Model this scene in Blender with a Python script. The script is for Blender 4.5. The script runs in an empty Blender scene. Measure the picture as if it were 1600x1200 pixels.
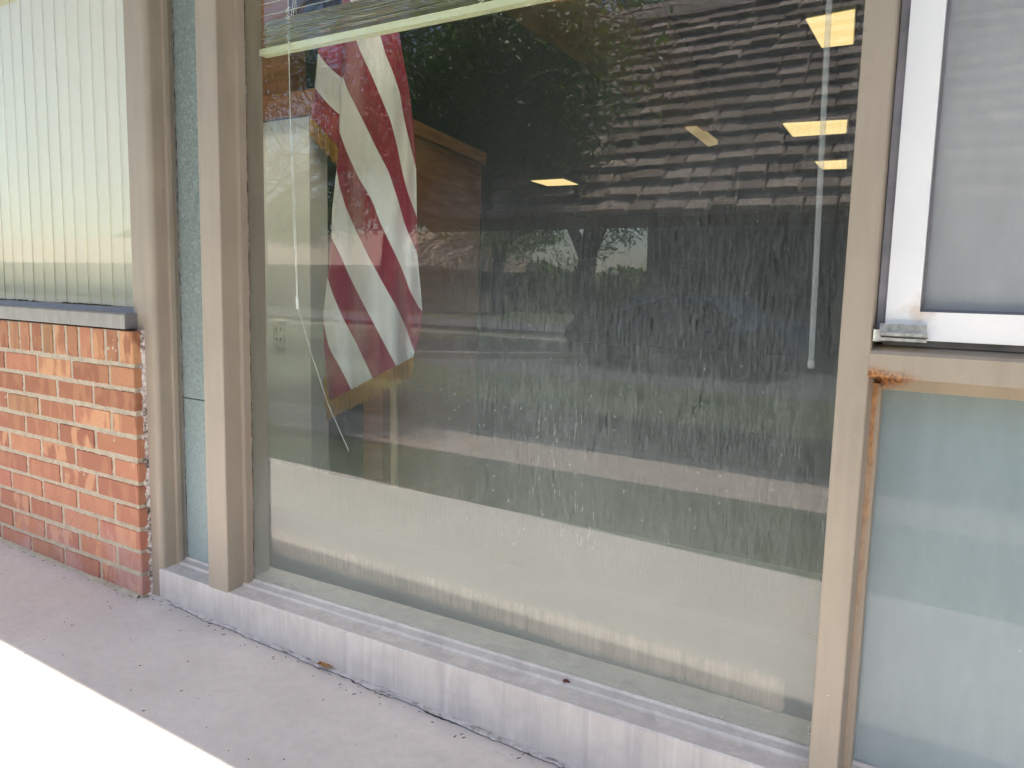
import bpy, bmesh, math, random
from mathutils import Vector, Matrix, Quaternion, noise
random.seed(7)
C = bpy.data.collections.new("scene"); bpy.context.scene.collection.children.link(C)
S = bpy.context.scene
# ------------------------------------------------------------------ camera frame
def nrm(v): return Vector(v).normalized()
F = 1240.0
dn = nrm((-236, -9950, -F)); mx = nrm((-1930, 200, -F))
cz = -dn; cx_ = -mx; cx_ = (cx_ - cz*cx_.dot(cz)).normalized(); cy_ = cz.cross(cx_)
R3 = Matrix((cx_, cy_, cz))            # world = R3 @ cam
CAM = Vector((0, -1.40, 0.94))
def ray(u, v): return R3 @ Vector((u-800, -(v-600), -F))
def PY(u, v, y=0.0):
    d = ray(u, v); return CAM + d*((y-CAM.y)/d.y)
def PZ(u, v, z=0.0):
    d = ray(u, v); return CAM + d*((z-CAM.z)/d.z)
G = 0.085                               # glass plane
def RZ(u, v, z):
    p = PZ(u, v, z); return Vector((p.x, 2*G-p.y, p.z))
def RY(u, v, y):
    p = PY(u, v, 2*G-y); return Vector((p.x, y, p.z))

# ------------------------------------------------------------------ tagging
def tag(o, label=None, cat=None, group=None, kind=None):
    if label: o['label'] = label
    if cat: o['category'] = cat
    if group: o['group'] = group
    if kind: o['kind'] = kind
    return o
def thing(name, label, cat, loc=(0, 0, 0), group=None):
    o = bpy.data.objects.new(name, None); C.objects.link(o); o.location = loc
    o.empty_display_size = 0.1
    return tag(o, label, cat, group)
def obj(name, bm, mats, parent=None, smooth=False, bevel=0, seg=2):
    if bevel:
        es = [e for e in bm.edges if len(e.link_faces) == 2 and e.calc_face_angle(0) > 0.6]
        bmesh.ops.bevel(bm, geom=es, offset=bevel, segments=seg, affect='EDGES', profile=0.5, clamp_overlap=True)
    bmesh.ops.recalc_face_normals(bm, faces=bm.faces[:])
    me = bpy.data.meshes.new(name); bm.to_mesh(me); bm.free()
    if not isinstance(mats, (list, tuple)): mats = [mats]
    for m in mats: me.materials.append(m)
    if smooth:
        for p in me.polygons: p.use_smooth = True
    o = bpy.data.objects.new(name, me); C.objects.link(o)
    if parent:
        o.parent = parent; o.location = -parent.location if parent.type == 'EMPTY' and parent.parent is None else (0, 0, 0)
    return o
def NB(): return bmesh.new()
def box(bm, x0, x1, y0, y1, z0, z1, mi=0):
    vs = [bm.verts.new((x, y, z)) for z in (z0, z1) for y in (y0, y1) for x in (x0, x1)]
    fs = [(0,2,3,1), (4,5,7,6), (0,1,5,4), (2,6,7,3), (0,4,6,2), (1,3,7,5)]
    out = []
    for f in fs:
        k = bm.faces.new([vs[i] for i in f]); k.material_index = mi; out.append(k)
    return vs, out
def hexa(bm, pts, mi=0):       # 8 pts in box() order
    vs = [bm.verts.new(p) for p in pts]
    for f in [(0,2,3,1), (4,5,7,6), (0,1,5,4), (2,6,7,3), (0,4,6,2), (1,3,7,5)]:
        bm.faces.new([vs[i] for i in f]).material_index = mi
    return vs
def prism(bm, prof, a, b, axis='z', mi=0, n=1, zf=None):
    """extrude a closed 2D profile along an axis; prof in (x,y) for z, (y,z) for x"""
    rings = []
    for k in range(n+1):
        t = a+(b-a)*k/n
        if axis == 'z': rings.append([bm.verts.new((p[0], p[1], t)) for p in prof])
        else: rings.append([bm.verts.new((t, p[0], p[1]+(zf(t, p) if zf else 0))) for p in prof])
    m = len(prof)
    for k in range(n):
        for i in range(m):
            bm.faces.new((rings[k][i], rings[k][(i+1) % m], rings[k+1][(i+1) % m], rings[k+1][i])).material_index = mi
    bm.faces.new(rings[0][::-1]).material_index = mi; bm.faces.new(rings[-1]).material_index = mi
def tube(bm, pts, r, seg=8, mi=0, cap=True):
    pts = [Vector(p) for p in pts]; rings = []
    n = len(pts)
    up = Vector((0.13, 0.21, 0.97)).normalized()
    for i, p in enumerate(pts):
        d = (pts[min(i+1, n-1)] - pts[max(i-1, 0)]).normalized()
        a = d.cross(up)
        if a.length < 1e-3: a = d.cross(Vector((1, 0, 0)))
        a.normalize(); b = d.cross(a)
        rr = r[i] if isinstance(r, (list, tuple)) else r
        rings.append([bm.verts.new(p + (a*math.cos(2*math.pi*k/seg)+b*math.sin(2*math.pi*k/seg))*rr) for k in range(seg)])
    for i in range(n-1):
        for k in range(seg):
            bm.faces.new((rings[i][k], rings[i][(k+1) % seg], rings[i+1][(k+1) % seg], rings[i+1][k])).material_index = mi
    if cap:
        bm.faces.new(rings[0]).material_index = mi; bm.faces.new(rings[-1][::-1]).material_index = mi
# ------------------------------------------------------------------ materials
class NT:
    def __init__(s, name):
        s.m = bpy.data.materials.new(name); s.m.use_nodes = True
        s.t = s.m.node_tree; s.n = s.t.nodes; s.l = s.t.links
        s.b = s.n['Principled BSDF']; s.out = s.n['Material Output']
    def new(s, ty, **k):
        n = s.n.new(ty)
        for a, v in k.items(): setattr(n, a, v)
        return n
    def link(s, a, b): s.l.new(a, b)
    def coord(s, scale=(1, 1, 1)):
        if not hasattr(s, 'tc'): s.tc = s.new('ShaderNodeNewGeometry')
        mp = s.new('ShaderNodeMapping'); mp.inputs['Scale'].default_value = scale
        s.link(s.tc.outputs['Position'], mp.inputs['Vector']); return mp.outputs[0]
    def noise(s, scale, vec=(1, 1, 1), detail=4, rough=0.55, dist=0):
        n = s.new('ShaderNodeTexNoise'); n.inputs['Scale'].default_value = scale
        n.inputs['Detail'].default_value = detail; n.inputs['Roughness'].default_value = rough
        n.inputs['Distortion'].default_value = dist
        s.link(s.coord(vec), n.inputs['Vector']); return n.outputs[0]
    def ramp(s, fac, stops):
        r = s.new('ShaderNodeValToRGB'); e = r.color_ramp.elements
        while len(e) < len(stops): e.new(0.5)
        for k, (p, c) in enumerate(stops):
            e[k].position = p
            e[k].color = (c, c, c, 1) if isinstance(c, (int, float)) else (*c, 1)
        s.link(fac, r.inputs[0]); return r.outputs[0]
    def mix(s, fac, a, b, mode='MIX'):
        n = s.new('ShaderNodeMix', data_type='RGBA', blend_type=mode)
        for k, x in ((0, fac), (6, a), (7, b)):
            if isinstance(x, (int, float)): n.inputs[k].default_value = x if k == 0 else (x, x, x, 1)
            elif isinstance(x, tuple): n.inputs[k].default_value = (*x, 1)
            else: s.link(x, n.inputs[k])
        return n.outputs[2]
    def math(s, op, a, b=0.0, clamp=False):
        n = s.new('ShaderNodeMath', operation=op); n.use_clamp = clamp
        for k, x in enumerate((a, b)):
            if isinstance(x, (int, float)): n.inputs[k].default_value = x
            else: s.link(x, n.inputs[k])
        return n.outputs[0]
    def col(s, c):
        if isinstance(c, tuple): s.b.inputs['Base Color'].default_value = (*c, 1)
        else: s.link(c, s.b.inputs['Base Color'])
        return s
    def rough(s, r):
        if isinstance(r, (int, float)): s.b.inputs['Roughness'].default_value = r
        else: s.link(r, s.b.inputs['Roughness'])
        return s
    def bump(s, h, d=0.002, st=1.0):
        n = s.new('ShaderNodeBump'); n.inputs['Distance'].default_value = d; n.inputs['Strength'].default_value = st
        s.link(h, n.inputs['Height']); s.link(n.outputs[0], s.b.inputs['Normal']); return s
    def sep(s):
        n = s.new('ShaderNodeSeparateXYZ'); s.coord(); s.link(s.tc.outputs['Position'], n.inputs[0]); return n.outputs
    def band(s, v, a, b, soft):   # 1 between a and b
        m1 = s.new('ShaderNodeMapRange'); m1.interpolation_type = 'SMOOTHSTEP'
        m1.inputs[1].default_value = a-soft; m1.inputs[2].default_value = a+soft; s.link(v, m1.inputs[0])
        m2 = s.new('ShaderNodeMapRange'); m2.interpolation_type = 'SMOOTHSTEP'
        m2.inputs[1].default_value = b-soft; m2.inputs[2].default_value = b+soft
        m2.inputs[3].default_value = 1; m2.inputs[4].default_value = 0; s.link(v, m2.inputs[0])
        return s.math('MULTIPLY', m1.outputs[0], m2.outputs[0])
    def rng(s, v, a, b, c=0.0, d=1.0, smooth=True):
        m = s.new('ShaderNodeMapRange'); m.interpolation_type = 'SMOOTHSTEP' if smooth else 'LINEAR'
        for k, x in enumerate((a, b, c, d)): m.inputs[k+1].default_value = x
        s.link(v, m.inputs[0]); return m.outputs[0]

def simple(name, c, r=0.6, ns=20, var=0.25, bump=0.0, bs=60, metal=0.0, vec=(1, 1, 1)):
    t = NT(name)
    n = t.noise(ns, vec)
    d = tuple(x*(1-var) for x in c); l = tuple(min(1, x*(1+var)) for x in c)
    t.col(t.ramp(n, [(0.3, d), (0.7, l)])).rough(r)
    t.b.inputs['Metallic'].default_value = metal
    if bump: t.bump(t.noise(bs), bump)
    return t.m
M = {}
def paint(name, base, rust=False, drips=False):
    t = NT(name)
    n1 = t.noise(7, detail=6); n2 = t.noise(90, detail=3); n3 = t.noise(260, detail=2)
    c = t.ramp(n1, [(0.3, tuple(x*0.93 for x in base)), (0.7, tuple(x*1.05 for x in base))])
    # chips and grit
    chips = t.ramp(t.noise(55, (1, 1, 0.6), detail=5, rough=0.75), [(0.67, 0), (0.70, 1)])
    c = t.mix(t.math('MULTIPLY', chips, 0.5), c, (0.16, 0.12, 0.09))
    c = t.mix(t.math('MULTIPLY', t.ramp(t.noise(10, (2.5, 2.5, 0.25), detail=6, rough=0.65), [(0.48, 0), (0.66, 1)]), 0.22), c, tuple(x*0.55 for x in base))
    lite = t.ramp(t.noise(35, (1, 1, 1), detail=5, rough=0.75), [(0.69, 0), (0.71, 1)])
    c = t.mix(t.math('MULTIPLY', lite, 0.6), c, (0.72, 0.70, 0.64))
    if drips:
        p = t.sep()
        st = t.ramp(t.noise(38, (1, 1, 0.06), detail=5, rough=0.7), [(0.52, 0), (0.66, 1)])
        c = t.mix(t.math('MULTIPLY', st, 0.42), c, (0.80, 0.74, 0.68))
        st2 = t.ramp(t.noise(16, (1, 1, 0.1), detail=5, rough=0.6, dist=0.3), [(0.50, 0), (0.64, 1)])
        c = t.mix(t.math('MULTIPLY', st2, 0.30), c, (0.33, 0.30, 0.32))
        grime = t.ramp(t.noise(11, (1, 5, 1), detail=7, rough=0.7), [(0.45, 0), (0.7, 1)])
        c = t.mix(t.math('MULTIPLY', grime, 0.3), c, (0.30, 0.26, 0.25))
    t.col(c).rough(t.ramp(n1, [(0.2, 0.42), (0.8, 0.6)]))
    h = t.math('ADD', t.math('MULTIPLY', n2, 0.6), t.math('MULTIPLY', n3, 0.4))
    t.bump(h, 0.0012, 0.5)
    return t
PAINT = (0.36, 0.305, 0.24)
M['paint'] = paint('taupe_paint', PAINT).m
M['sillpaint'] = paint('sill_paint', (0.60, 0.555, 0.51), drips=True).m
# transom paint with rust at its left end, and rusty stop of the lower right window
t = paint('rusty_paint', PAINT)
p = t.sep()
src = t.b.inputs['Base Color'].links[0].from_socket
nn = t.noise(18, (1, 1, 1), detail=4, rough=0.5)
dx = t.math('SUBTRACT', p[0], -0.205); dz = t.math('MULTIPLY', t.math('ABSOLUTE', t.math('SUBTRACT', p[2], 0.803)), 3.2)
dist = t.math('ADD', t.math('ABSOLUTE', dx), dz)
dist = t.math('ADD', dist, t.math('MULTIPLY', t.math('SUBTRACT', nn, 0.5), 0.13))
rf = t.rng(dist, 0.035, 0.105, 1, 0)
rc = t.ramp(t.noise(160, detail=5, rough=0.7), [(0.38, (0.03, 0.015, 0.01)), (0.46, (0.20, 0.075, 0.025)), (0.6, (0.48, 0.20, 0.05)), (0.72, (0.5, 0.28, 0.10))])
t.col(t.mix(rf, src, rc)); M['rustpaint'] = t.m
t = paint('rust_streak_paint', PAINT); src = t.b.inputs['Base Color'].links[0].from_socket; p = t.sep()
up = t.rng(p[2], 0.1, 0.80, 0.12, 1.0)
st = t.ramp(t.noise(14, (3, 3, 0.6), detail=5), [(0.32, 0.25), (0.6, 1)])
rc = t.ramp(t.noise(90, (1, 1, 0.4), detail=6, rough=0.7), [(0.35, (0.20, 0.08, 0.03)), (0.55, (0.50, 0.24, 0.08)), (0.7, (0.5, 0.33, 0.18))])
xm = t.rng(t.math('ADD', p[0], t.math('MULTIPLY', t.math('SUBTRACT', t.noise(25, (1, 1, .5)), .5), .012)), -.2055, -.2015, 1, .12)
t.col(t.mix(t.math('MULTIPLY', xm, t.math('MULTIPLY', t.math('MULTIPLY', up, st), 0.9)), src, rc)); M['ruststreak'] = t.m
# white aluminium sash
t = NT('white_sash'); p = t.sep()
n = t.noise(8, detail=5)
c = t.ramp(n, [(0.3, (0.74, 0.75, 0.77)), (0.7, (0.82, 0.82, 0.82))])
dirt = t.ramp(t.noise(60, (1, 1, 0.5), detail=6, rough=0.75), [(0.69, 0), (0.76, 1)])
c = t.mix(t.math('MULTIPLY', dirt, 0.55), c, (0.18, 0.15, 0.09))
cr = t.math('ADD', t.math('ABSOLUTE', t.math('SUBTRACT', p[0], -0.145)), t.math('ABSOLUTE', t.math('SUBTRACT', p[2], 0.913)))
cr = t.rng(t.math('ADD', cr, t.math('MULTIPLY', t.math('SUBTRACT', t.noise(60), 0.5), 0.05)), 0.0, 0.04, 0.45, 0)
c = t.mix(cr, c, (0.45, 0.27, 0.12))
t.col(c).rough(0.38).bump(t.noise(150), 0.0006, 0.4); M['white'] = t.m
# concrete slab
t = NT('porch_concrete')
n1 = t.noise(2.2, detail=7, rough=0.6); n2 = t.noise(40, detail=5, rough=0.6); n3 = t.noise(500, detail=2)
c = t.ramp(n1, [(0.30, (0.61, 0.55, 0.50)), (0.55, (0.69, 0.63, 0.58)), (0.75, (0.73, 0.675, 0.63))])
c = t.mix(t.ramp(n2, [(0.35, 0.12), (0.6, 0)]), c, (0.30, 0.27, 0.26))
c = t.mix(t.math('MULTIPLY', t.ramp(t.noise(220, detail=3, rough=0.8), [(0.62, 0), (0.68, 1)]), 0.3), c, (0.25, 0.22, 0.20))
c = t.mix(t.math('MULTIPLY', t.ramp(t.noise(14, (1, 1, 1), detail=7, rough=0.75, dist=0.6), [(0.60, 0), (0.72, 1)]), 0.45), c, (0.74, 0.70, 0.69))
c = t.mix(t.math('MULTIPLY', t.ramp(t.noise(120, (1, 1.8, 1), detail=3, rough=0.7), [(0.71, 0), (0.74, 1)]), 0.6), c, (0.22, 0.19, 0.17))
p = t.sep()
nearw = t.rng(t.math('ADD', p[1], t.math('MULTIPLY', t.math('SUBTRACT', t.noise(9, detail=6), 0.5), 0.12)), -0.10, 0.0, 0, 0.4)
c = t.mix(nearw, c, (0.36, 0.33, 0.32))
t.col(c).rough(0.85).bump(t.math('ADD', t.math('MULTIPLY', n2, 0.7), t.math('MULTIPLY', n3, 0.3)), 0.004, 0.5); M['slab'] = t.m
# brick
t = NT('brick_face')
at = t.new('ShaderNodeAttribute', attribute_name='tint'); sp = t.new('ShaderNodeSeparateColor'); t.link(at.outputs['Color'], sp.inputs[0])
base = t.ramp(sp.outputs[0], [(0.0, (0.29, 0.115, 0.06)), (0.2, (0.38, 0.165, 0.085)), (0.5, (0.46, 0.215, 0.11)), (0.78, (0.42, 0.165, 0.10)), (0.92, (0.31, 0.165, 0.08))])
fn = t.new('ShaderNodeTexNoise'); fn.inputs['Scale'].default_value = 17; fn.inputs['Detail'].default_value = 1.5; fn.inputs['Roughness'].default_value = .4
cmb = t.new('ShaderNodeCombineXYZ'); t.link(t.math('MULTIPLY', sp.outputs[0], 37.0), cmb.inputs[0]); t.link(t.math('MULTIPLY', sp.outputs[1], 53.0), cmb.inputs[2])
va = t.new('ShaderNodeVectorMath', operation='ADD'); t.link(t.coord((1.6, 1, 0.75)), va.inputs[0]); t.link(cmb.outputs[0], va.inputs[1]); t.link(va.outputs[0], fn.inputs['Vector'])
fl = t.ramp(fn.outputs[0], [(0.47, 0), (0.60, 1)])
c = t.mix(t.math('MULTIPLY', fl, t.rng(sp.outputs[1], .15, .6, .25, .8)), base, (0.60, 0.335, 0.17))
c = t.mix(t.ramp(t.noise(120, detail=5, rough=0.7), [(0.34, 0.35), (0.46, 0)]), c, (0.25, 0.10, 0.06))
p = t.sep()
eff = t.math('MULTIPLY', t.rng(p[2], 0.0, 0.20, 1, 0), t.ramp(t.noise(5, detail=6, rough=0.65), [(0.46, 0), (0.66, 0.75)]))
c = t.mix(eff, c, (0.50, 0.40, 0.40))
pinks = t.rng(p[2], 0.0, 0.7, 0.35, 0.0)
c = t.mix(pinks, c, (0.50, 0.20, 0.16))
t.col(c).rough(0.85).bump(t.noise(160, detail=5), 0.0016, 0.6); M['brick'] = t.m
M['mortar'] = simple('mortar', (0.44, 0.375, 0.28), 0.9, 30, 0.15, 0.003, 150)
t = NT('caulk')
c = t.ramp(t.noise(55, (1, 1, 1), detail=5, rough=0.7), [(0.38, (0.07, 0.055, 0.05)), (0.47, (0.42, 0.35, 0.31)), (0.6, (0.75, 0.70, 0.66))])
t.col(c).rough(0.8).bump(t.noise(80, detail=5), 0.004, 1.0); M['caulk'] = t.m
t = NT('bead')
c = t.ramp(t.noise(30, (1, 3, 3), detail=7, rough=0.72), [(0.36, (0.15, 0.12, 0.11)), (0.44, (0.42, 0.37, 0.34)), (0.58, (0.58, 0.535, 0.50))])
t.col(c).rough(0.8).bump(t.noise(90, detail=5), 0.003, 0.9); M['bead'] = t.m
M['crack'] = simple('crack_dirt', (0.06, 0.05, 0.045), 1.0)
M['alu'] = simple('grey_aluminium', (0.17, 0.165, 0.18), 0.5, 12, 0.12, 0.0005, 200, 0.0)
t = NT('alu_light'); c = t.ramp(t.noise(30, (1, 1, .3), detail=5), [(0.3, (0.25, 0.24, 0.22)), (0.7, (0.33, 0.32, 0.29))]); t.col(c).rough(0.5); M['alu2'] = t.m
M['hinge'] = simple('hinge_metal', (0.68, 0.68, 0.66), 0.3, 90, 0.3, 0.0006, 150, 0.75)
M['black'] = simple('black_gasket', (0.02, 0.02, 0.02), 0.7)
M['mossm'] = simple('moss', (0.05, 0.055, 0.03), 1.0, 100, 0.4)
# ---- glass with dust film
def glass(name, film, tint=(0.96, 0.97, 0.965), F0=0.072, filmcol=(0.50, 0.54, 0.53), rough=0.0):
    t = NT(name); t.n.remove(t.b)
    geo = t.new('ShaderNodeNewGeometry')
    dt = t.new('ShaderNodeVectorMath', operation='DOT_PRODUCT'); t.link(geo.outputs['Incoming'], dt.inputs[0]); t.link(geo.outputs['Normal'], dt.inputs[1])
    cth = t.math('ABSOLUTE', dt.outputs['Value'])
    om = t.math('POWER', t.math('SUBTRACT', 1.0, cth, True), 5.0)
    fr = t.math('ADD', F0, t.math('MULTIPLY', om, 1-F0))
    tr = t.new('ShaderNodeBsdfTransparent'); tr.inputs[0].default_value = (*tint, 1)
    gl = t.new('ShaderNodeBsdfGlossy'); gl.inputs['Roughness'].default_value = rough; gl.inputs[0].default_value = (1, 1, 1, 1)
    m1 = t.new('ShaderNodeMixShader'); t.link(fr, m1.inputs[0]); t.link(tr.outputs[0], m1.inputs[1]); t.link(gl.outputs[0], m1.inputs[2])
    df = t.new('ShaderNodeBsdfDiffuse')
    g2 = t.new('ShaderNodeBsdfGlossy'); g2.inputs['Roughness'].default_value = 0.35; g2.inputs[0].default_value = (1, 1, 1, 1)
    mf = t.new('ShaderNodeMixShader'); mf.inputs[0].default_value = 0.05; t.link(df.outputs[0], mf.inputs[1]); t.link(g2.outputs[0], mf.inputs[2])
    a, colr = film(t)
    if colr is None: df.inputs[0].default_value = (*filmcol, 1)
    else: t.link(colr, df.inputs[0])
    m2 = t.new('ShaderNodeMixShader'); t.link(a, m2.inputs[0]); t.link(m1.outputs[0], m2.inputs[1]); t.link(mf.outputs[0], m2.inputs[2])
    t.link(m2.outputs[0], t.out.inputs[0]); return t.m
def film_big(t):
    p = t.sep()
    # dusty below, fairly clean at the top; dustier to the right
    hz = t.math('ADD', p[2], t.math('MULTIPLY', t.math('SUBTRACT', t.noise(2.2, detail=3), 0.5), 0.25))
    base = t.ramp(t.rng(hz, 0.0, 1.5, 0, 1, False), [(0.05, 0.31), (0.30, 0.26), (0.45, 0.235), (0.62, 0.125), (0.80, 0.05), (0.95, 0.02)])
    side = t.rng(p[0], -1.4, -0.6, 0, 1)
    clr = t.math('MULTIPLY', t.rng(p[0], -1.45, -0.95, 0.62, 0), t.rng(p[2], 0.30, 0.50, 0, 1))
    base = t.math('MULTIPLY', base, t.math('SUBTRACT', 1.0, clr))
    base = t.math('ADD', base, t.math('MULTIPLY', side, 0.035))
    ws = t.noise(3.2, (1, 1, 0.45), detail=3)
    s1 = t.noise(380, (1, 1, 0.08), detail=3, rough=0.6, dist=0.1)
    s2 = t.noise(190, (1, 1, 0.12), detail=5, rough=0.7, dist=0.2)
    s3 = t.noise(230, (1, 1, 0.5), detail=3, rough=0.7)
    sm = t.math('ADD', t.math('ADD', t.math('MULTIPLY', s1, 0.4), t.math('MULTIPLY', s2, 0.35)), t.math('MULTIPLY', s3, 0.25))
    streak = t.ramp(sm, [(0.38, 0.0), (0.62, 1)])
    streak = t.math('ADD', t.math('MULTIPLY', streak, 1.7), 0.15)
    amp = t.math('MULTIPLY', t.band(p[2], 0.37, 1.25, 0.10), t.ramp(t.noise(1.8, detail=4), [(0.35, 0.45), (0.6, 1)]))
    streak = t.math('ADD', t.math('MULTIPLY', t.math('SUBTRACT', streak, 1.0), t.math('ADD', t.math('MULTIPLY', amp, 0.78), 0.06)), 1.0)
    a = t.math('MULTIPLY', base, streak)
    a = t.math('MULTIPLY', a, t.ramp(ws, [(0.3, 0.78), (0.7, 1.2)]))
    # short dark washed drips
    vd = t.new('ShaderNodeTexVoronoi'); vd.inputs['Scale'].default_value = 75; t.link(t.coord((1.0, 1, 0.16)), vd.inputs['Vector'])
    rd = t.new('ShaderNodeSeparateColor'); t.link(vd.outputs['Color'], rd.inputs[0])
    drip = t.math('MULTIPLY', t.math('LESS_THAN', vd.outputs['Distance'], 0.17), t.math('GREATER_THAN', rd.outputs[0], 0.66))
    drip = t.math('MULTIPLY', drip, t.math('MULTIPLY', amp, t.ramp(t.noise(5, detail=4), [(0.42, 0), (0.55, 0.9)])))
    a = t.math('MULTIPLY', a, t.math('SUBTRACT', 1.0, drip))
    # grit gathered along the edges of the pane
    ed = t.math('SUBTRACT', 1.0, t.band(t.math('ADD', p[0], t.math('MULTIPLY', t.math('SUBTRACT', t.noise(30, detail=4), .5), .03)), -1.828, -0.285, 0.012))
    eg = t.ramp(t.noise(260, detail=3, rough=.7), [(0.42, 0.0), (0.6, 1)])
    a = t.math('ADD', a, t.math('MULTIPLY', t.math('MULTIPLY', ed, eg), 0.13))
    eb = t.rng(t.math('ADD', p[2], t.math('MULTIPLY', t.math('SUBTRACT', t.noise(14, detail=5), .5), .05)), 0.075, 0.13, 1, 0)
    a = t.math('ADD', a, t.math('MULTIPLY', eb, 0.14))
    # fine pale scratches and smears
    scr = t.ramp(t.noise(60, (1, 1, 0.5), detail=7, rough=.8, dist=2.5), [(0.685, 0), (0.70, 1)])
    a = t.math('ADD', a, t.math('MULTIPLY', scr, 0.13))
    # pale light band low on the pane, painted into the dust film
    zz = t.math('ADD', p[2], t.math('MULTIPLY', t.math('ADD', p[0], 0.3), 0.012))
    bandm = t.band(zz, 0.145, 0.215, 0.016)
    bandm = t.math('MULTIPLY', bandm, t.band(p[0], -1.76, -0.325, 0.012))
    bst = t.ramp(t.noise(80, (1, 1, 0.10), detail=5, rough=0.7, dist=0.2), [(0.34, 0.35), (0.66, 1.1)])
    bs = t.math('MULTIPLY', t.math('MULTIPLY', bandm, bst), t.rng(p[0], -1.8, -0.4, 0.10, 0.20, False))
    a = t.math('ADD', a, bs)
    # specks
    v = t.new('ShaderNodeTexVoronoi'); v.inputs['Scale'].default_value = 26; t.link(t.coord((1.3, 1, 0.55)), v.inputs['Vector'])
    rnd = t.new('ShaderNodeSeparateColor'); t.link(v.outputs['Color'], rnd.inputs[0])
    spk = t.math('MULTIPLY', t.math('LESS_THAN', v.outputs['Distance'], t.math('MULTIPLY', rnd.outputs[1], 0.075)), t.math('GREATER_THAN', rnd.outputs[0], 0.6))
    v2 = t.new('ShaderNodeTexVoronoi'); v2.inputs['Scale'].default_value = 70; t.link(t.coord((1, 1, 0.7)), v2.inputs['Vector'])
    r2 = t.new('ShaderNodeSeparateColor'); t.link(v2.outputs['Color'], r2.inputs[0])
    a = t.math('ADD', a, t.math('MULTIPLY', t.math('MULTIPLY', t.math('LESS_THAN', v2.outputs['Distance'], 0.09), t.math('GREATER_THAN', r2.outputs[0], 0.75)), 0.25))
    a = t.math('ADD', a, t.math('MULTIPLY', spk, 0.8))
    a = t.math('MINIMUM', t.math('MAXIMUM', a, 0.012), 0.92)
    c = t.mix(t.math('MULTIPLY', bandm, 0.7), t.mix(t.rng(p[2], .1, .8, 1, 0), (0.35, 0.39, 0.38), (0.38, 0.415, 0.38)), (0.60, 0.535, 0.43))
    c = t.mix(spk, c, (0.85, 0.82, 0.72))
    return a, c
def film_flat(lo, hi, z0, z1, scale=60, col=None):
    def f(t):
        p = t.sep()
        a = t.rng(p[2], z0, z1, lo, hi, False)
        n = t.noise(scale, (1, 1, 0.35), detail=6, rough=0.65)
        a = t.math('MULTIPLY', a, t.ramp(n, [(0.3, 0.85), (0.7, 1.12)]))
        v = t.new('ShaderNodeTexVoronoi'); v.inputs['Scale'].default_value = 28; t.link(t.coord(), v.inputs['Vector'])
        rnd = t.new('ShaderNodeSeparateColor'); t.link(v.outputs['Color'], rnd.inputs[0])
        spk = t.math('MULTIPLY', t.math('LESS_THAN', v.outputs['Distance'], 0.04), t.math('GREATER_THAN', rnd.outputs[0], 0.8))
        a = t.math('MINIMUM', t.math('ADD', a, t.math('MULTIPLY', spk, 0.5)), 0.95)
        return a, None
    return f
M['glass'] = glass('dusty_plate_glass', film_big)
M['glassL'] = glass('side_window_glass', film_flat(0.06, 0.01, 0.84, 1.5), F0=0.05, filmcol=(.5, .5, .47), tint=(.98, .98, .97))
M['glassLR'] = glass('lower_dusty_glass', film_flat(0.62, 0.56, 0.1, 0.8, 9), filmcol=(0.31, 0.385, 0.41), F0=.035)
M['glassUR'] = glass('sash_glass', film_flat(0.62, 0.50, 0.9, 1.4, 8), F0=.045, filmcol=(0.50, 0.52, 0.53))
t = NT('clear_back'); t.n.remove(t.b); tr = t.new('ShaderNodeBsdfTransparent'); tr.inputs[0].default_value = (.97, 1, .98, 1); t.link(tr.outputs[0], t.out.inputs[0]); M['clear'] = t.m

# ------------------------------------------------------------------ ground & slab
def slabz(x): return -0.052 - 0.0145*(x+2.2)
def plane(name, pts, mat, **k):
    bm = NB(); bm.faces.new([bm.verts.new(p) for p in pts]); return obj(name, bm, mat)
bm = NB()
x0, x1 = -9.0, 2.6
hexa(bm, [(x0, -1.32, -0.6), (x1, -1.32, -0.6), (x0, 0.3, -0.6), (x1, 0.3, -0.6),
          (x0, -1.32, slabz(x0)), (x1, -1.32, slabz(x1)), (x0, 0.3, slabz(x0)), (x1, 0.3, slabz(x1))])
tag(obj('porch_slab', bm, M['slab'], bevel=0.008), kind='structure')
t = NT('lawn'); c = t.ramp(t.noise(1.2, detail=8, rough=0.7), [(0.3, (0.035, 0.06, 0.018)), (0.7, (0.075, 0.11, 0.032))])
t.col(c).rough(1.0).bump(t.noise(60, detail=4), 0.03); M['lawn'] = t.m
M['walk'] = simple('walk_concrete', (0.42, 0.35, 0.29), 0.9, 6, 0.15, 0.004, 60)
M['asphalt'] = simple('asphalt', (0.075, 0.078, 0.085), 0.9, 8, 0.2, 0.006, 80)
gz = -0.6
plane('ground', [(-400, -400, gz), (400, -400, gz), (400, 40, gz), (-400, 40, gz)], M['lawn'])['kind'] = 'structure'
plane('walkway', [(-14, -5.25, gz+.004), (8, -5.25, gz+.004), (8, -4.3, gz+.004), (-14, -4.0, gz+.004)], M['walk'])['kind'] = 'structure'
plane('street', [(-90, -27, gz+.004), (60, -27, gz+.004), (60, -20, gz+.004), (-90, -20, gz+.004)], M['asphalt'])['kind'] = 'structure'
plane('driveway', [(-16, -16.2, gz+.004), (3, -16.2, gz+.004), (3, -10.2, gz+.004), (-9.5, -10.2, gz+.004)], M['asphalt'])['kind'] = 'structure'
bm = NB()
a = Vector((-11.2, -10.4, gz)); b = Vector((-6.3, -15.2, gz)); d = (b-a).normalized(); n_ = Vector((-d.y, d.x, 0))*0.09
hexa(bm, [a-n_, b-n_, a+n_, b+n_, a-n_+Vector((0, 0, .13)), b-n_+Vector((0, 0, .13)), a+n_+Vector((0, 0, .13)), b+n_+Vector((0, 0, .13))])
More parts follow.
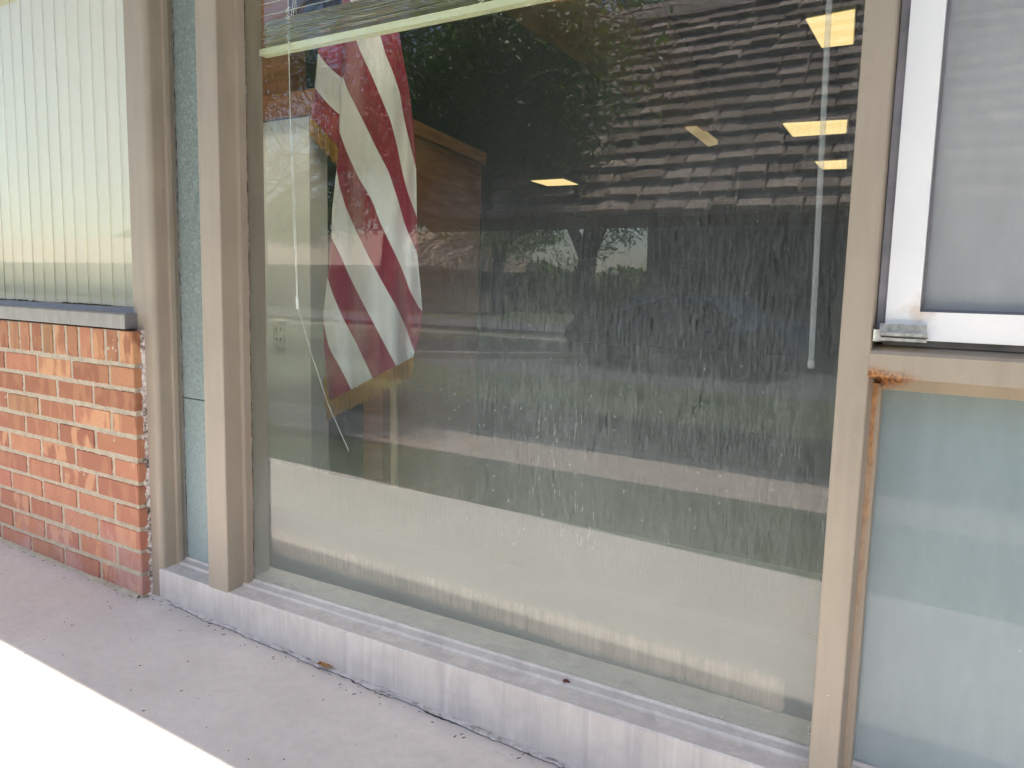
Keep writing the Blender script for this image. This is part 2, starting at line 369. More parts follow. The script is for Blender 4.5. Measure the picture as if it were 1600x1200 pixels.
tag(obj('kerb', bm, M['walk'], bevel=0.01), kind='structure')
bm = NB(); box(bm, -90, 60, -20.0, -19.84, gz, gz+.13); tag(obj('street_kerb', bm, M['asphalt'], bevel=.01), kind='structure')
plane('footpath', [(-90, -19.0, gz+.005), (60, -19.0, gz+.005), (60, -17.9, gz+.005), (-90, -17.9, gz+.005)], simple('old_walk', (.17, .15, .13), .9))['kind'] = 'structure'

# ------------------------------------------------------------------ brick wall
wall = thing('brick_wall', 'low orange-red brick wall under the window with pleated white blinds', 'wall', (-3.2, 0.03, -0.05))
bm = NB(); cl = bm.loops.layers.color.new('tint')
YF = -0.035; XE = -2.226; J = 0.0125; P = 0.072
def brick(x0, x1, z0, z1, y0=YF, y1=0.07):
    jx = random.uniform(-.0012, .0012); jy = random.uniform(-.0015, .0015); jz = random.uniform(-.0008, .0008)
    b2 = bmesh.new(); box(b2, x0+jx, x1+jx, y0+jy, y1, z0+jz, z1+jz)
    bmesh.ops.bevel(b2, geom=b2.edges[:], offset=random.uniform(.0016, .003), segments=2, affect='EDGES')
    r, g = random.random(), random.random()
    me = bpy.data.meshes.new('t'); b2.to_mesh(me); b2.free()
    k = len(bm.faces); bm.from_mesh(me); bpy.data.meshes.remove(me)
    bm.faces.ensure_lookup_table()
    for f in bm.faces[k:]:
        for l in f.loops: l[cl] = (r, g, 0, 1)
for row in range(10):
    zt = 0.672 - J/2 - row*P; zb = zt-(P-J)
    e = XE; first = 0.125 if row % 2 == 0 else 0.222
    w = first
    while e > -5.0:
        brick(e-w, e, zb, zt); e -= w+J; w = 0.205
e = XE; z0 = 0.672+J/2+.001; z1 = 0.777
w = 0.072
while e > -5.0:
    brick(e-w, e, z0, z1); e -= w+J; w = 0.062 
o = obj('bricks', bm, M['brick'], wall)
bm = NB()
# mortar with slightly uneven face
nx = 560; nz = 170
grid = [[bm.verts.new((-5.0+(XE-.003+5.0)*i/nx, YF+.0022+.0018*noise.noise(Vector((i*.35, j*.35, 3))), -0.075+(0.776+.075)*j/nz)) for j in range(nz+1)] for i in range(nx+1)]
for i in range(nx):
    for j in range(nz): bm.faces.new((grid[i][j], grid[i+1][j], grid[i+1][j+1], grid[i][j+1]))
for j in range(nz):
    a_, b_ = grid[nx][j], grid[nx][j+1]
    c_ = bm.verts.new((XE-.003, 0.06, b_.co.z)); d_ = bm.verts.new((XE-.003, 0.06, a_.co.z)); bm.faces.new((a_, d_, c_, b_))
obj('mortar', bm, M['mortar'], wall)
# peeling caulk between bricks and post
bm = NB(); n = 240; ring = []
for k in range(n+1):
    z = -0.06+0.84*k/n
    w = 0.001+0.004*noise.noise(Vector((0, 0, z*70)))+0.0025*noise.noise(Vector((5, 0, z*190)))
    w = max(.0008, w); yy = -0.008+0.006*noise.noise(Vector((9, 2, z*60)))
    ring.append([bm.verts.new(q) for q in ((XE-.002, 0.004, z), (XE-.002, yy-.008, z), (XE+w*.6, yy, z), (XE+w+.0015, 0.002, z))])
for k in range(n):
    for i in range(3): bm.faces.new((ring[k][i], ring[k][i+1], ring[k+1][i+1], ring[k+1][i]))
obj('caulk', bm, M['caulk'], wall)
# wash bead of mortar along brick foot
def bead(name, xa, xb, yb, wid, hgt, mat, parent, seed, n=500):
    bm = NB(); rows = []
    for k in range(n+1):
        x = xa+(xb-xa)*k/n; z = slabz(x)
        w = wid*(1+.55*noise.noise(Vector((x*9, seed, 0)))+.35*noise.noise(Vector((x*45, seed, 1))))
        h = hgt*(1+.5*noise.noise(Vector((x*14, seed, 2)))+.4*noise.noise(Vector((x*60, seed, 5))))
        rows.append([bm.verts.new(q) for q in ((x, yb+.002, z+h), (x, yb-w*.35, z+h*.8), (x, yb-w*.75, z+h*.45), (x, yb-w, z-.001))])
    for k in range(n):
        for i in range(3): bm.faces.new((rows[k][i], rows[k+1][i], rows[k+1][i+1], rows[k][i+1]))
    return obj(name, bm, mat, parent, smooth=True)
bead('mortar_wash', -5.0, -2.24, YF, 0.012, 0.010, M['mortar'], wall, 3)

# ------------------------------------------------------------------ window left above brick
lw = thing('blinds_window', 'window with closed white vertical slats above the brick wall', 'window', (-3.2, 0.04, 0.78))
bm = NB()
prism(bm, [(-0.040, .782), (-0.040, .824), (-.034, .829), (0.0, .829), (0.004, .842), (0.05, .845), (0.05, .782)], -5.0, -2.258, 'x')
for f in bm.faces:
    if f.calc_center_median().y < -0.035: f.material_index = 1
obj('window_sill', bm, [M['alu'], M['alu2']], lw, bevel=.0012)
def pane(name, x0, x1, z0, z1, y, mat, parent, zb1=None):
    bm = NB(); vs, fs = box(bm, x0, x1, y, y+.006, z0, z1, 1)
    if zb1 is not None:
        for v in vs:
            if v.co.x > (x0+x1)/2 and v.co.z < (z0+z1)/2: v.co.z = zb1
    for f in bm.faces:
        if abs(f.calc_center_median().y-y) < 1e-4: f.material_index = 0
    return obj(name, bm, [mat, M['clear']], parent)
pane('glass_pane', -5.0, -2.262, 0.838, 2.2, 0.036, M['glassL'], lw)
bm = NB()
for k in range(150):
    if random.random() < .5: x = random.uniform(-3.35, -2.9)
    else: x = random.uniform(-2.75, -2.42)
    r = random.uniform(.002, .006); bmesh.ops.create_icosphere(bm, subdivisions=1, radius=r, matrix=Matrix.Translation((x, 0.031, 0.842+r*.3)))
m_ = obj('moss', bm, M['mossm'], lw); m_['kind'] = 'stuff'
vb = thing('vertical_blind', 'closed white vertical blind behind the left window glass', 'blind', (-3.2, 0.075, 0.85))
t = NT('vane'); c = t.ramp(t.noise(6, (1, 1, .2)), [(0.3, (0.86, 0.81, 0.64)), (0.7, (0.90, 0.86, 0.70))]); t.col(c).rough(0.55)
tl = t.new('ShaderNodeBsdfTranslucent'); tl.inputs[0].default_value = (.95, .92, .82, 1); mxs = t.new('ShaderNodeMixShader'); mxs.inputs[0].default_value = .38
t.link(t.b.outputs[0], mxs.inputs[1]); t.link(tl.outputs[0], mxs.inputs[2]); t.link(mxs.outputs[0], t.out.inputs[0])
M['vane'] = t.m
bm0 = None
x = -2.272; k = 0
while x > -4.9:
    ja = random.uniform(0, .0008); jb = random.uniform(-.0006, .001); bm = NB(); n = 5; A = []; w = 0.0755
    for i in range(n+1):
        s = i/n; xx = x-w*s; yy = 0.058+ja+(0.006+jb)*s - 0.0015*math.sin(math.pi*s)
        A.append((bm.verts.new((xx, yy, 0.80)), bm.verts.new((xx, yy, 2.2))))
    for i in range(n): bm.faces.new((A[i][0], A[i+1][0], A[i+1][1], A[i][1]))
    # free edge thickness
    a0, a1 = A[0]; b0 = bm.verts.new((x, 0.062, 0.80)); b1 = bm.verts.new((x, 0.062, 2.2)); bm.faces.new((a0, a1, b1, b0))
    obj('vane', bm, M['vane'], vb, smooth=False)
    x -= 0.0705+random.uniform(-.002, .002); k += 1

# ------------------------------------------------------------------ window wall frame
ww = thing('window_wall', 'taupe painted metal window wall framing the large dusty pane', 'window wall', (-1.1, 0.05, -0.05))
def arc(cx, cy, r, a0, a1, n=6): return [(cx+r*math.cos(a0+(a1-a0)*k/n), cy+r*math.sin(a0+(a1-a0)*k/n)) for k in range(n+1)]
ZT = 2.25
bm = NB(); r = 0.016
prof = [(-2.275, 0.14), (-2.275, 0.0)] + arc(-2.172-r, r, r, -math.pi/2, 0) + [(-2.172, 0.14)]
prism(bm, prof, -0.09, ZT, 'z'); obj('corner_post', bm, M['paint'], ww, bevel=0)
def mull(name, x0, x1, mat, z0, z1=ZT, r=.004):
    bm = NB(); prof = [(x0, 0.15)] + arc(x0+r, r, r, math.pi, 1.5*math.pi, 3) + arc(x1-r, r, r, -math.pi/2, 0, 3) + [(x1, .15)]
    prism(bm, prof, z0, z1, 'z'); return obj(name, bm, mat, ww)
mull('mullion', -1.946, -1.858, M['paint'], -0.085)
mull('mullion', -0.260, -0.211, M['paint'], -0.095)
mull('mullion', 1.30, 1.39, M['paint'], -0.11)
def stop(x0, x1, y0, y1, z0, z1, mat=None, name='glazing_stop'):
    bm = NB(); box(bm, x0, x1, y0, y1, z0, z1); return obj(name, bm, mat or M['paint'], ww, bevel=.0018)
# left side panel bay stops, big pane stops
stop(-2.1735, -2.158, 0.050, 0.064, 0.05, ZT); stop(-2.1735, -2.1665, 0.064, 0.14, 0.05, ZT)
stop(-1.951, -1.944, 0.050, 0.064, 0.05, ZT)
stop(-1.8595, -1.842, 0.056, 0.0795, 0.056, ZT)
stop(-0.268, -0.2585, 0.056, 0.0795, 0.08, ZT)
stop(-0.2125, -0.198, 0.056, 0.0795, 0.07, 0.79, M['ruststreak'])
# sill: front fascia + stepped top, rising slightly to the right
def sillf(t_, p):
    if p[1] < -0.01: return slabz(t_)+0.06
    return max(0.0, (t_+1.86))*0.019
bm = NB()
prof = [(-0.0015, -0.09), (-0.0015, 0.041), (0.002, 0.045), (0.050, 0.050), (0.053, 0.057), (0.074, 0.060), (0.077, 0.066), (0.17, 0.068), (0.17, -0.09)]
prism(bm, prof, -2.185, 1.5, 'x', n=40, zf=sillf); obj('sill', bm, M['sillpaint'], ww)
bead('sealant_bead', -2.25, 1.5, 0.002, 0.016, 0.007, M['bead'], ww, 11, 900)
bm = NB(); n = 500; pr_ = None
for k in range(n+1):
    x = -2.1+2.4*k/n; y = -0.016*(1+.55*noise.noise(Vector((x*9, 11, 0)))+.35*noise.noise(Vector((x*45, 11, 1))))
    wd = max(0.0, -.0008+.008*noise.noise(Vector((x*7, 3, 8)))+.004*noise.noise(Vector((x*50, 3, 8))))
    c1 = bm.verts.new((x, y+.002, slabz(x)+.0012)); c2 = bm.verts.new((x, y-wd, slabz(x)+.0012))
    if pr_: bm.faces.new((pr_[0], c1, c2, pr_[1]))
    pr_ = (c1, c2)
obj('joint_crack', bm, M['crack'], ww)
# transom between upper sash and lower pane on the right
bm = NB()
prof = [(0.0005, 0.805), (0.0005, 0.843), (0.004, 0.848), (0.062, 0.860), (0.15, 0.862), (0.15, 0.785), (0.062, 0.785), (0.060, 0.805)]
prism(bm, prof, -0.2125, 1.31, 'x'); obj('transom', bm, M['rustpaint'], ww)
bm = NB(); prism(bm, [(0.050, 0.781), (0.050, 0.8045), (0.0795, 0.8045), (0.0795, 0.781)], -0.199, 1.30, 'x'); obj('glazing_stop', bm, M['rustpaint'], ww)
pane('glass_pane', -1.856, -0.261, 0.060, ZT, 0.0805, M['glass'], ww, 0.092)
pane('glass_pane', -0.2105, 1.31, 0.09, 0.784, 0.0805, M['glassLR'], ww)
# putty lines
bm = NB(); n = 300
for (xx, s) in ((-1.842, 1), (-2.158, 1)):
    pr_ = None
    for k in range(n+1):
        z = .06+(ZT-.06)*k/n; w = .0035+.003*noise.noise(Vector((xx, 1, z*25)))
        c1 = bm.verts.new((xx-.001, .0785, z)); c2 = bm.verts.new((xx+w, .0785, z))
        if pr_: bm.faces.new((pr_[0], pr_[1], c2, c1))
        pr_ = (c1, c2)
t = NT('putty'); c = t.ramp(t.noise(18, (1, 1, 1.5), detail=6, rough=.7), [(0.4, (.05, .03, .025)), (0.52, (.22, .15, .12)), (0.62, (.34, .30, .27))]); t.col(c).rough(.8); M['putty'] = t.m
obj('putty', bm, M['putty'], ww)
# side panel of mottled greenish fibre board
t = NT('fibre_panel')
c = t.ramp(t.noise(75, (1, 1, 1), detail=7, rough=.7, dist=1.2), [(0.32, (0.14, 0.185, 0.175)), (0.52, (0.22, 0.265, 0.245)), (0.68, (0.36, 0.40, 0.375))])
p = t.sep(); c = t.mix(t.rng(p[2], 0.1, 1.1, .5, 0), c, (0.30, 0.40, 0.42))
t.col(c).rough(.35).bump(t.noise(200, detail=4), .001); M['fibre'] = t.m
bm = NB(); box(bm, -2.1665, -1.95, 0.0795, 0.10, 0.575, ZT); box(bm, -2.1665, -1.95, 0.0795, 0.10, 0.055, 0.572)
obj('infill_panel', bm, M['fibre'], ww, bevel=.0012)
# backing behind lower right glass
bm = NB(); box(bm, -0.2105, 1.31, 0.11, 0.13, 0.06, 0.80); obj('backing_board', bm, simple('backing', (0.30, .36, .37), .8, 2, .08), ww)
bm = NB(); box(bm, -0.2105, 1.31, 0.14, 0.15, 0.80, ZT); obj('sash_screen', bm, simple('grey_screen', (0.32, .325, .34), .8, 900, .25), ww)
# white sash
sa = obj('window_sash', (lambda b: (box(b, -0.1955, -0.1465, 0.018, 0.06, 0.868, ZT-.03), b)[1])(NB()), M['white'], ww, bevel=.002)
bm = NB()
# mitred bottom rail
hexa(bm, [(-0.1945, .0185, .8675), (1.28, .0185, .8675), (-0.1945, .06, .8675), (1.28, .06, .8675),
          (-0.1465, .0185, .913), (1.28, .0185, .913), (-0.1465, .06, .913), (1.28, .06, .913)])
obj('bottom_rail', bm, M['white'], sa, bevel=.0015)
bm = NB(); box(bm, 1.2, 1.28, .019, .06, .9135, ZT-.03); obj('stile', bm, M['white'], sa, bevel=.002)
bm = NB(); box(bm, -0.1462, 1.2, .030, .034, .9128, .9175); box(bm, -0.1462, -0.1425, .030, .034, .9175, ZT-.03); obj('gasket', bm, M['alu'], sa)
pane('pane', -0.1464, 1.2, .9132, ZT-.03, 0.036, M['glassUR'], sa)
bm = NB(); box(bm, -0.2095, -0.1965, 0.026, 0.08, 0.862, ZT); box(bm, -0.2, 1.3, 0.036, 0.08, 0.8565, 0.8665); obj('frame_gap', bm, simple('gap_grey', (.24, .23, .25), .8), ww)
bm = NB()
box(bm, -0.2075, -0.131, -0.0035, 0.018, 0.8655, 0.8705); box(bm, -0.2075, -0.131, -0.003, 0.018, 0.8735, 0.8785)
box(bm, -0.2020, -0.134, 0.010, 0.0182, 0.8785, 0.8925)
hg = obj('hinge', bm, M['hinge'], sa, bevel=.0012)
bm = NB()
for dx_, r_ in ((-.2035, .006), (-.1995, .004)):
    bmesh.ops.create_cone(bm, cap_ends=True, segments=18, radius1=r_, radius2=r_, depth=.018, matrix=Matrix.Translation((dx_, -.0015, .873)))
# wall above windows and soffit
bm = NB(); box(bm, -9, 6, 0.0, 0.2, ZT, 3.1); 
uw = thing('upper_wall', 'cream painted wall above the windows under the eave', 'wall', (-1, .1, ZT)); obj('wall_panel', bm, simple('cream_wall', (.5, .42, .30), .8), uw)
obj('hinge_knuckle', (lambda b: (bmesh.ops.create_cone(b, cap_ends=True, segments=18, radius1=.0062, radius2=.0062, depth=.019, matrix=Matrix.Translation((-.2030, -.0015, .8735))), b)[1])(bm if False else NB()), M['hinge'], sa)
bm = NB(); box(bm, -9, 6, -1.585, 0.25, 2.94, 3.09); box(bm, -9, 6, -1.625, -1.585, 2.90, 3.14)
ev = thing('eave', 'tan boarded eave overhanging the window wall', 'roof', (-1, -.5, 2.4)); obj('soffit', bm, simple('soffit', (.42, .33, .20), .8, 6, .12), ev)
bm = NB(); box(bm, -9, -5.0, -.03, .2, -.6, ZT); box(bm, 1.38, 6, -.03, .2, -.6, ZT)
sw = thing('side_wall', 'plain brick coloured outer wall beyond the windows', 'wall', (2, .1, -.6)); obj('wall_panel', bm, M['brick'], sw)

# ------------------------------------------------------------------ interior
iw = simple('interior_wall', (.30, .25, .19), .8); M['iw'] = iw
FZ = -0.5; CZ = 3.0
plane('floor', [(-13, .2, FZ), (6, .2, FZ), (6, 17, FZ), (-13, 17, FZ)], simple('carpet', (.06, .06, .065), 1.0, 80, .3))['kind'] = 'structure'
bm = NB(); box(bm, -13, 6, .2, 17, CZ, CZ+.1); tag(obj('ceiling', bm, simple('ceiling_tile', (.16, .14, .12), .9)), kind='structure')
bm = NB(); box(bm, -13, 6, 17, 17.1, FZ, CZ); box(bm, -13.1, -13, .2, 17, FZ, CZ); box(bm, 6, 6.1, .2, 17, FZ, CZ); box(bm, -13, 6, .155, .2, FZ, .05); box(bm, -13, -5, .155, .2, .05, CZ); box(bm, -5, -2.2, .155, .2, .05, .8); box(bm, -5, 6, .205, .25, 2.25, CZ)
rw = thing('room_wall', 'dark inner walls of the room behind the dusty glass', 'wall', (-3, 17, FZ)); obj('wall_panel', bm, simple('dark_wall', (.075, .07, .065), .9), rw)
# ledge inside
bm = NB(); hexa(bm, [(-3.2, .21, .215), (1.3, .21, .215), (-3.2, .585, .215), (1.3, .625, .215), (-3.2, .205, .25), (1.3, .205, .25), (-3.2, .585, .25), (1.3, .625, .25)]); box(bm, -3.2, 1.3, 0.215, 0.24, -.48, 0.2145)
ld = thing('window_ledge', 'long cream ledge inside along the foot of the large window', 'ledge', (-1, .6, .08)); obj('ledge_top', bm, simple('ledge', (.125, .16, .135), .5, 2, .06), ld, bevel=.004)
# white door-like wall panel with outlet
yp = 0.95
pa, pb = PY(405, 192, yp), PY(487, 724, yp)
wp = thing('white_partition', 'narrow pale wall panel with power outlet left of the flag', 'wall', (pa.x, yp, FZ))
bm = NB(); box(bm, pa.x-.5, pb.x, yp, yp+.1, FZ, pa.z); obj('wall_panel', bm, simple('pale_wall', (.86, .88, .82), .7, 2, .06), wp, bevel=.003)
op = PY(437, 522, yp)
bm = NB(); box(bm, op.x-.036, op.x+.036, yp-.006, yp, op.z-.06, op.z+.06); pl = obj('outlet_plate', bm, simple('outlet_white', (.75, .75, .70), .4), wp, bevel=.002)
bm = NB()
for dz in (-.022, .022): 
    box(bm, op.x-.014, op.x-.010, yp-.0075, yp-.006, op.z+dz-.007, op.z+dz+.007); box(bm, op.x+.010, op.x+.014, yp-.0075, yp-.006, op.z+dz-.007, op.z+dz+.007)
obj('socket', bm, M['black'], pl)
WOOD = NT('stained_wood'); c = WOOD.ramp(WOOD.noise(3, (1, 1, 9), detail=6, dist=1.0), [(0.3, (.17, .062, .018)), (0.7, (.28, .115, .038))]); WOOD.col(c).rough(.45); M['wood'] = WOOD.m
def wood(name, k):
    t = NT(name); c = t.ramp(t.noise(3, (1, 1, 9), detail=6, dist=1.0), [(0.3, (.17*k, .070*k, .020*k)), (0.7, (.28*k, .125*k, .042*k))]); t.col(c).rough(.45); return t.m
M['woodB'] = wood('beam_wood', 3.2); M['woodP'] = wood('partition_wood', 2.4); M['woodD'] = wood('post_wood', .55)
h0, h1 = PY(405, 190, yp-.02), PY(512, 150, yp-.02)
bm = NB(); box(bm, pa.x-.5, h1.x+.02, yp-.02, yp+.14, pa.z+.002, pa.z+.10); obj('header', bm, M['wood'], wp, bevel=.004)
# wood partition receding
wq = thing('wood_partition', 'brown stained wood partition with a capped top right of the flag', 'partition', (-3, 3, FZ))
d0 = PY(487, 195, yp+.05); e0 = PY(752, 250, 3.9)
XW = None
# face plane through two verticals: near (at u=640) and far (u=752)
nA = PY(600, 190, 1.7); fA = PY(752, 258, 2.9)
bm = NB()
def vwall(bm, A, B, th, z0, zA, zB):
    d = Vector((B.x-A.x, B.y-A.y, 0)).normalized(); n = Vector((-d.y, d.x, 0))*th
    q = lambda P_, z, s: (P_.x+n.x*s, P_.y+n.y*s, z)
    hexa(bm, [q(A, z0, 0), q(B, z0, 0), q(A, z0, 1), q(B, z0, 1), q(A, zA, 0), q(B, zB, 0), q(A, zA, 1), q(B, zB, 1)])
ztop = (nA.z+fA.z)/2
vwall(bm, nA, fA, .12, FZ, nA.z, fA.z); obj('partition_panel', bm, M['woodP'], wq, bevel=.004)
bm = NB(); cA = nA.copy(); cB = PY(765, 262, 2.95); 
vwall(bm, cA+Vector((.02, -.04, 0)), cB+Vector((.0, -.04, 0)), .2, 0, 0, 0)
bm.verts.ensure_lookup_table()
for i, v in enumerate(bm.verts):
    zz = (nA.z if i % 2 == 0 else fA.z); v.co.z = zz+(.004 if i < 4 else .075)
obj('cap_rail', bm, M['woodP'], wq, bevel=.004)
# back brown wall piece near top-left
bt = thing('wood_post', 'brown wood post between the pane edge and the flag', 'post', (-3.1, 1.3, FZ))
q0, q1 = PY(400, 60, 1.3), PY(452, 60, 1.3)
bm = NB(); box(bm, q0.x-.15, q1.x, 1.3, 1.4, FZ, CZ); obj('post_body', bm, M['woodD'], bt, bevel=.005)
# ceiling beam
zb = 2.62
bb = [PZ(775, 12, zb), PZ(1065, 205, zb), PZ(1112, 205, zb), PZ(962, -5, zb)]
bm = NB(); lo = [bm.verts.new(q) for q in bb]; hi = [bm.verts.new((q.x, q.y, CZ)) for q in bb]
bm.faces.new(lo); bm.faces.new(hi[::-1])
for i in range(4): bm.faces.new((lo[i], hi[i], hi[(i+1) % 4], lo[(i+1) % 4]))
cb = thing('ceiling_beam', 'brown wood beam slanting across the dark ceiling', 'beam', tuple((bb[0]+bb[1])/2)); obj('beam_body', bm, M['woodB'], cb, bevel=.004)
# troffers
t = NT('diffuser'); t.col((.8, .7, .45)); t.b.inputs['Emission Color'].default_value = (1, .74, .30, 1)
cc = t.ramp(t.noise(30, detail=3), [(0.3, (1.0, .66, .22)), (0.7, (1.0, .80, .42))]); t.link(cc, t.b.inputs['Emission Color'])
t.b.inputs['Emission Strength'].default_value = 0.26; M['diff'] = t.m
M['tfr'] = simple('troffer_frame', (.5, .5, .3), .5)
L = [((1257, 28), (1283, 74), (1335, 68), (1338, 12), 'largest ceiling light panel near the top right of the pane'),
     ((1220, 192), (1237, 213), (1325, 207), (1327, 186), 'middle ceiling light panel of the right-hand row, behind the wand'),
     ((1272, 252), (1284, 264), (1324, 263), (1324, 249), 'smallest ceiling light panel, lowest of the right-hand row'),
     ((828, 282), (855, 290), (905, 288), (880, 279), 'lone ceiling light panel right of the brown wood partition')]
for a_, b_, c_, d_, lab in L:
    P4 = [PZ(*a_, CZ-.03), PZ(*b_, CZ-.03), PZ(*c_, CZ-.03), PZ(*d_, CZ-.03)]
    ctr = sum(P4, Vector())/4
    th = thing('ceiling_light', lab, 'ceiling light', tuple(ctr), 'lit ceiling light panels inside')
    bm = NB(); vs = [bm.verts.new(q) for q in P4]; v2 = [bm.verts.new((q.x, q.y, CZ)) for q in P4]; bm.faces.new(vs); bm.faces.new(v2[::-1])
    for i in range(4): bm.faces.new((vs[i], v2[i], v2[(i+1) % 4], vs[(i+1) % 4]))
    obj('light_frame', bm, M['tfr'], th)
    bm = NB(); vs = [bm.verts.new((ctr+(q-ctr)*.94)+Vector((0, 0, -.012))) for q in P4]; v2 = [bm.verts.new(v.co+Vector((0, 0, .011))) for v in vs]
    bm.faces.new(vs); bm.faces.new(v2[::-1])
    for i in range(4): bm.faces.new((vs[i], v2[i], v2[(i+1) % 4], vs[(i+1) % 4]))
    obj('diffuser', bm, M['diff'], th)

M['fill_diff'] = M['diff'].copy(); M['fill_diff'].name = 'fill_diffuser'; M['fill_diff'].node_tree.nodes['Principled BSDF'].inputs['Emission Strength'].default_value = 2.4
_e = M['fill_diff'].node_tree.nodes['Principled BSDF'].inputs['Emission Color']; M['fill_diff'].node_tree.links.remove(_e.links[0]); _e.default_value = (1, .88, .72, 1)
for x_, lab in ((-3.3, 'unseen fill light added above the pale wall panel, over the window ledge'), (-1.7, 'unseen fill light added above the flag, over the window ledge')):  # fill panels added out of view to brighten the flag and pale wall panel
    th = thing('ceiling_light', lab, 'ceiling light', (x_, .6, CZ-.03), 'lit ceiling light panels inside')  # added fill light, as are its frame and diffuser below
    bm = NB(); box(bm, x_-.6, x_+.6, .28, .88, CZ-.03, CZ-.001); obj('light_frame', bm, M['tfr'], th)
    bm = NB(); box(bm, x_-.57, x_+.57, .31, .85, CZ-.036, CZ-.0305); obj('diffuser', bm, M['fill_diff'], th)

am = M['diff'].copy(); am.name = 'amber_beam_glow'; am.node_tree.nodes['Principled BSDF'].inputs['Emission Strength'].default_value = .07  # glowing piece added for the lit beam end, no lamp there
th = thing('ceiling_light', 'added amber glow standing in for the lit end of the ceiling beam', 'ceiling light', tuple(PZ(1095, 215, 2.6)))
bm = NB(); q4 = [PZ(1071, 201, 2.6), PZ(1107, 229, 2.6), PZ(1121, 226, 2.6), PZ(1088, 200, 2.6)]; vs = [bm.verts.new(q) for q in q4]; v2 = [bm.verts.new(q+Vector((0, 0, .05))) for q in q4]
bm.faces.new(vs); bm.faces.new(v2[::-1])
for i in range(4): bm.faces.new((vs[i], v2[i], v2[(i+1) % 4], vs[(i+1) % 4]))
obj('diffuser', bm, am, th)  # added amber glow for the lit beam end
bm = NB(); m_ = sum(q4, Vector())/4; tube(bm, [m_+Vector((0, 0, .05)), (m_.x, m_.y, CZ)], .01, 6); obj('glow_hanger', bm, M['tfr'], th)

# ------------------------------------------------------------------ venetian blind
vbz = 1.552; ys = .135
ven = thing('venetian_blind', 'half raised cream venetian blind across the top of the large pane', 'blind', (-1.1, ys, ZT))
t = NT('blind_slat'); t.col(t.ramp(t.noise(8), [(0.3, (.66, .67, .44)), (0.7, (.75, .76, .52))])).rough(.35); M['slat'] = t.m
bm = NB(); box(bm, -1.835, -0.30, ys-.013, ys+.013, vbz-.003, vbz+.0135); obj('bottom_rail', bm, M['slat'], ven, bevel=.003)
def slat(z, tilt, lx=0):
    bm = NB(); A = []
    n = 4; w = .0265
    for i in range(n+1):
        s = i/n-.5; yy = ys+w*s*math.cos(tilt); zz = z+w*s*math.sin(tilt)+.0022*(1-4*s*s)
        A.append((bm.verts.new((-1.832, yy, zz+lx)), bm.verts.new((-0.305, yy, zz-lx))))
    for i in range(n): bm.faces.new((A[i][0], A[i+1][0], A[i+1][1], A[i][1]))
    obj('slat', bm, M['slat'], ven, smooth=True)
z = vbz+.016
for k in range(20):
    slat(z, random.uniform(.22, .42), random.uniform(-.0012, .0012)); z += .0036
z += .014
while z < 2.2:
    slat(z, .45+random.uniform(-.05, .05), random.uniform(-.001, .001)); z += .031
M['cord'] = simple('white_cord', (.78, .78, .72), .7)
for cxp in (PY(457, 60, ys).x, PY(757, 20, ys).x, -0.48):
    bm = NB()
    for yy in (-.0135, .0135): tube(bm, [(cxp, ys+yy, vbz+.09), (cxp, ys+yy, 2.2)], .0009, 5)
    pts = []
    for k in range(26):   # slack ladder loops bunched against the stack
        pts.append((cxp+(.010 if k % 2 else -.003)+random.uniform(-.002, .002), ys-.0165+random.uniform(-.002, .001), vbz+.012+.0036*k))
    tube(bm, pts, .0013, 5)
    obj('ladder_cord', bm, M['cord'], ven)
bm = NB()
yc = ys-.022
P_ = lambda u, v: PY(u, v, yc)
for off in (0, 3):
    tube(bm, [P_(463+off*.3, -60), P_(459+off, -5), P_(455+off, 25)], .0009, 5)
tube(bm, [P_(451, 60), P_(452, 110), P_(454, 200), P_(457, 300), P_(461, 400), P_(464, 462)], .0011, 5)
tube(bm, [P_(456, 210), P_(461, 330), P_(465, 462)], .0009, 5)
tube(bm, [P_(466, 482), P_(485, 548), P_(512, 630), P_(545, 705)], .0006, 5)
obj('pull_cord', bm, M['cord'], ven)
bm = NB(); a_, b_ = P_(464, 463), P_(466, 483); tube(bm, [a_, a_.lerp(b_, .1), b_.lerp(a_, .1), b_], [.003, .0048, .0056, .0035], 12); obj('tassel', bm, M['cord'], ven)
t = NT('wand_plastic'); t.col((.75, .78, .82)).rough(.08); t.b.inputs['Alpha'].default_value = .30; M['wand'] = t.m
bm = NB(); a_, b_ = PY(1299, -60, ys), PY(1267, 572, ys); tube(bm, [a_, b_], .0052, 8); obj('tilt_wand', bm, M['wand'], ven)
bm = NB(); c_ = b_+Vector((0, 0, .010)); tube(bm, [c_, b_-Vector((0, 0, .004))], .0062, 10); obj('wand_tip', bm, M['wand'], ven)

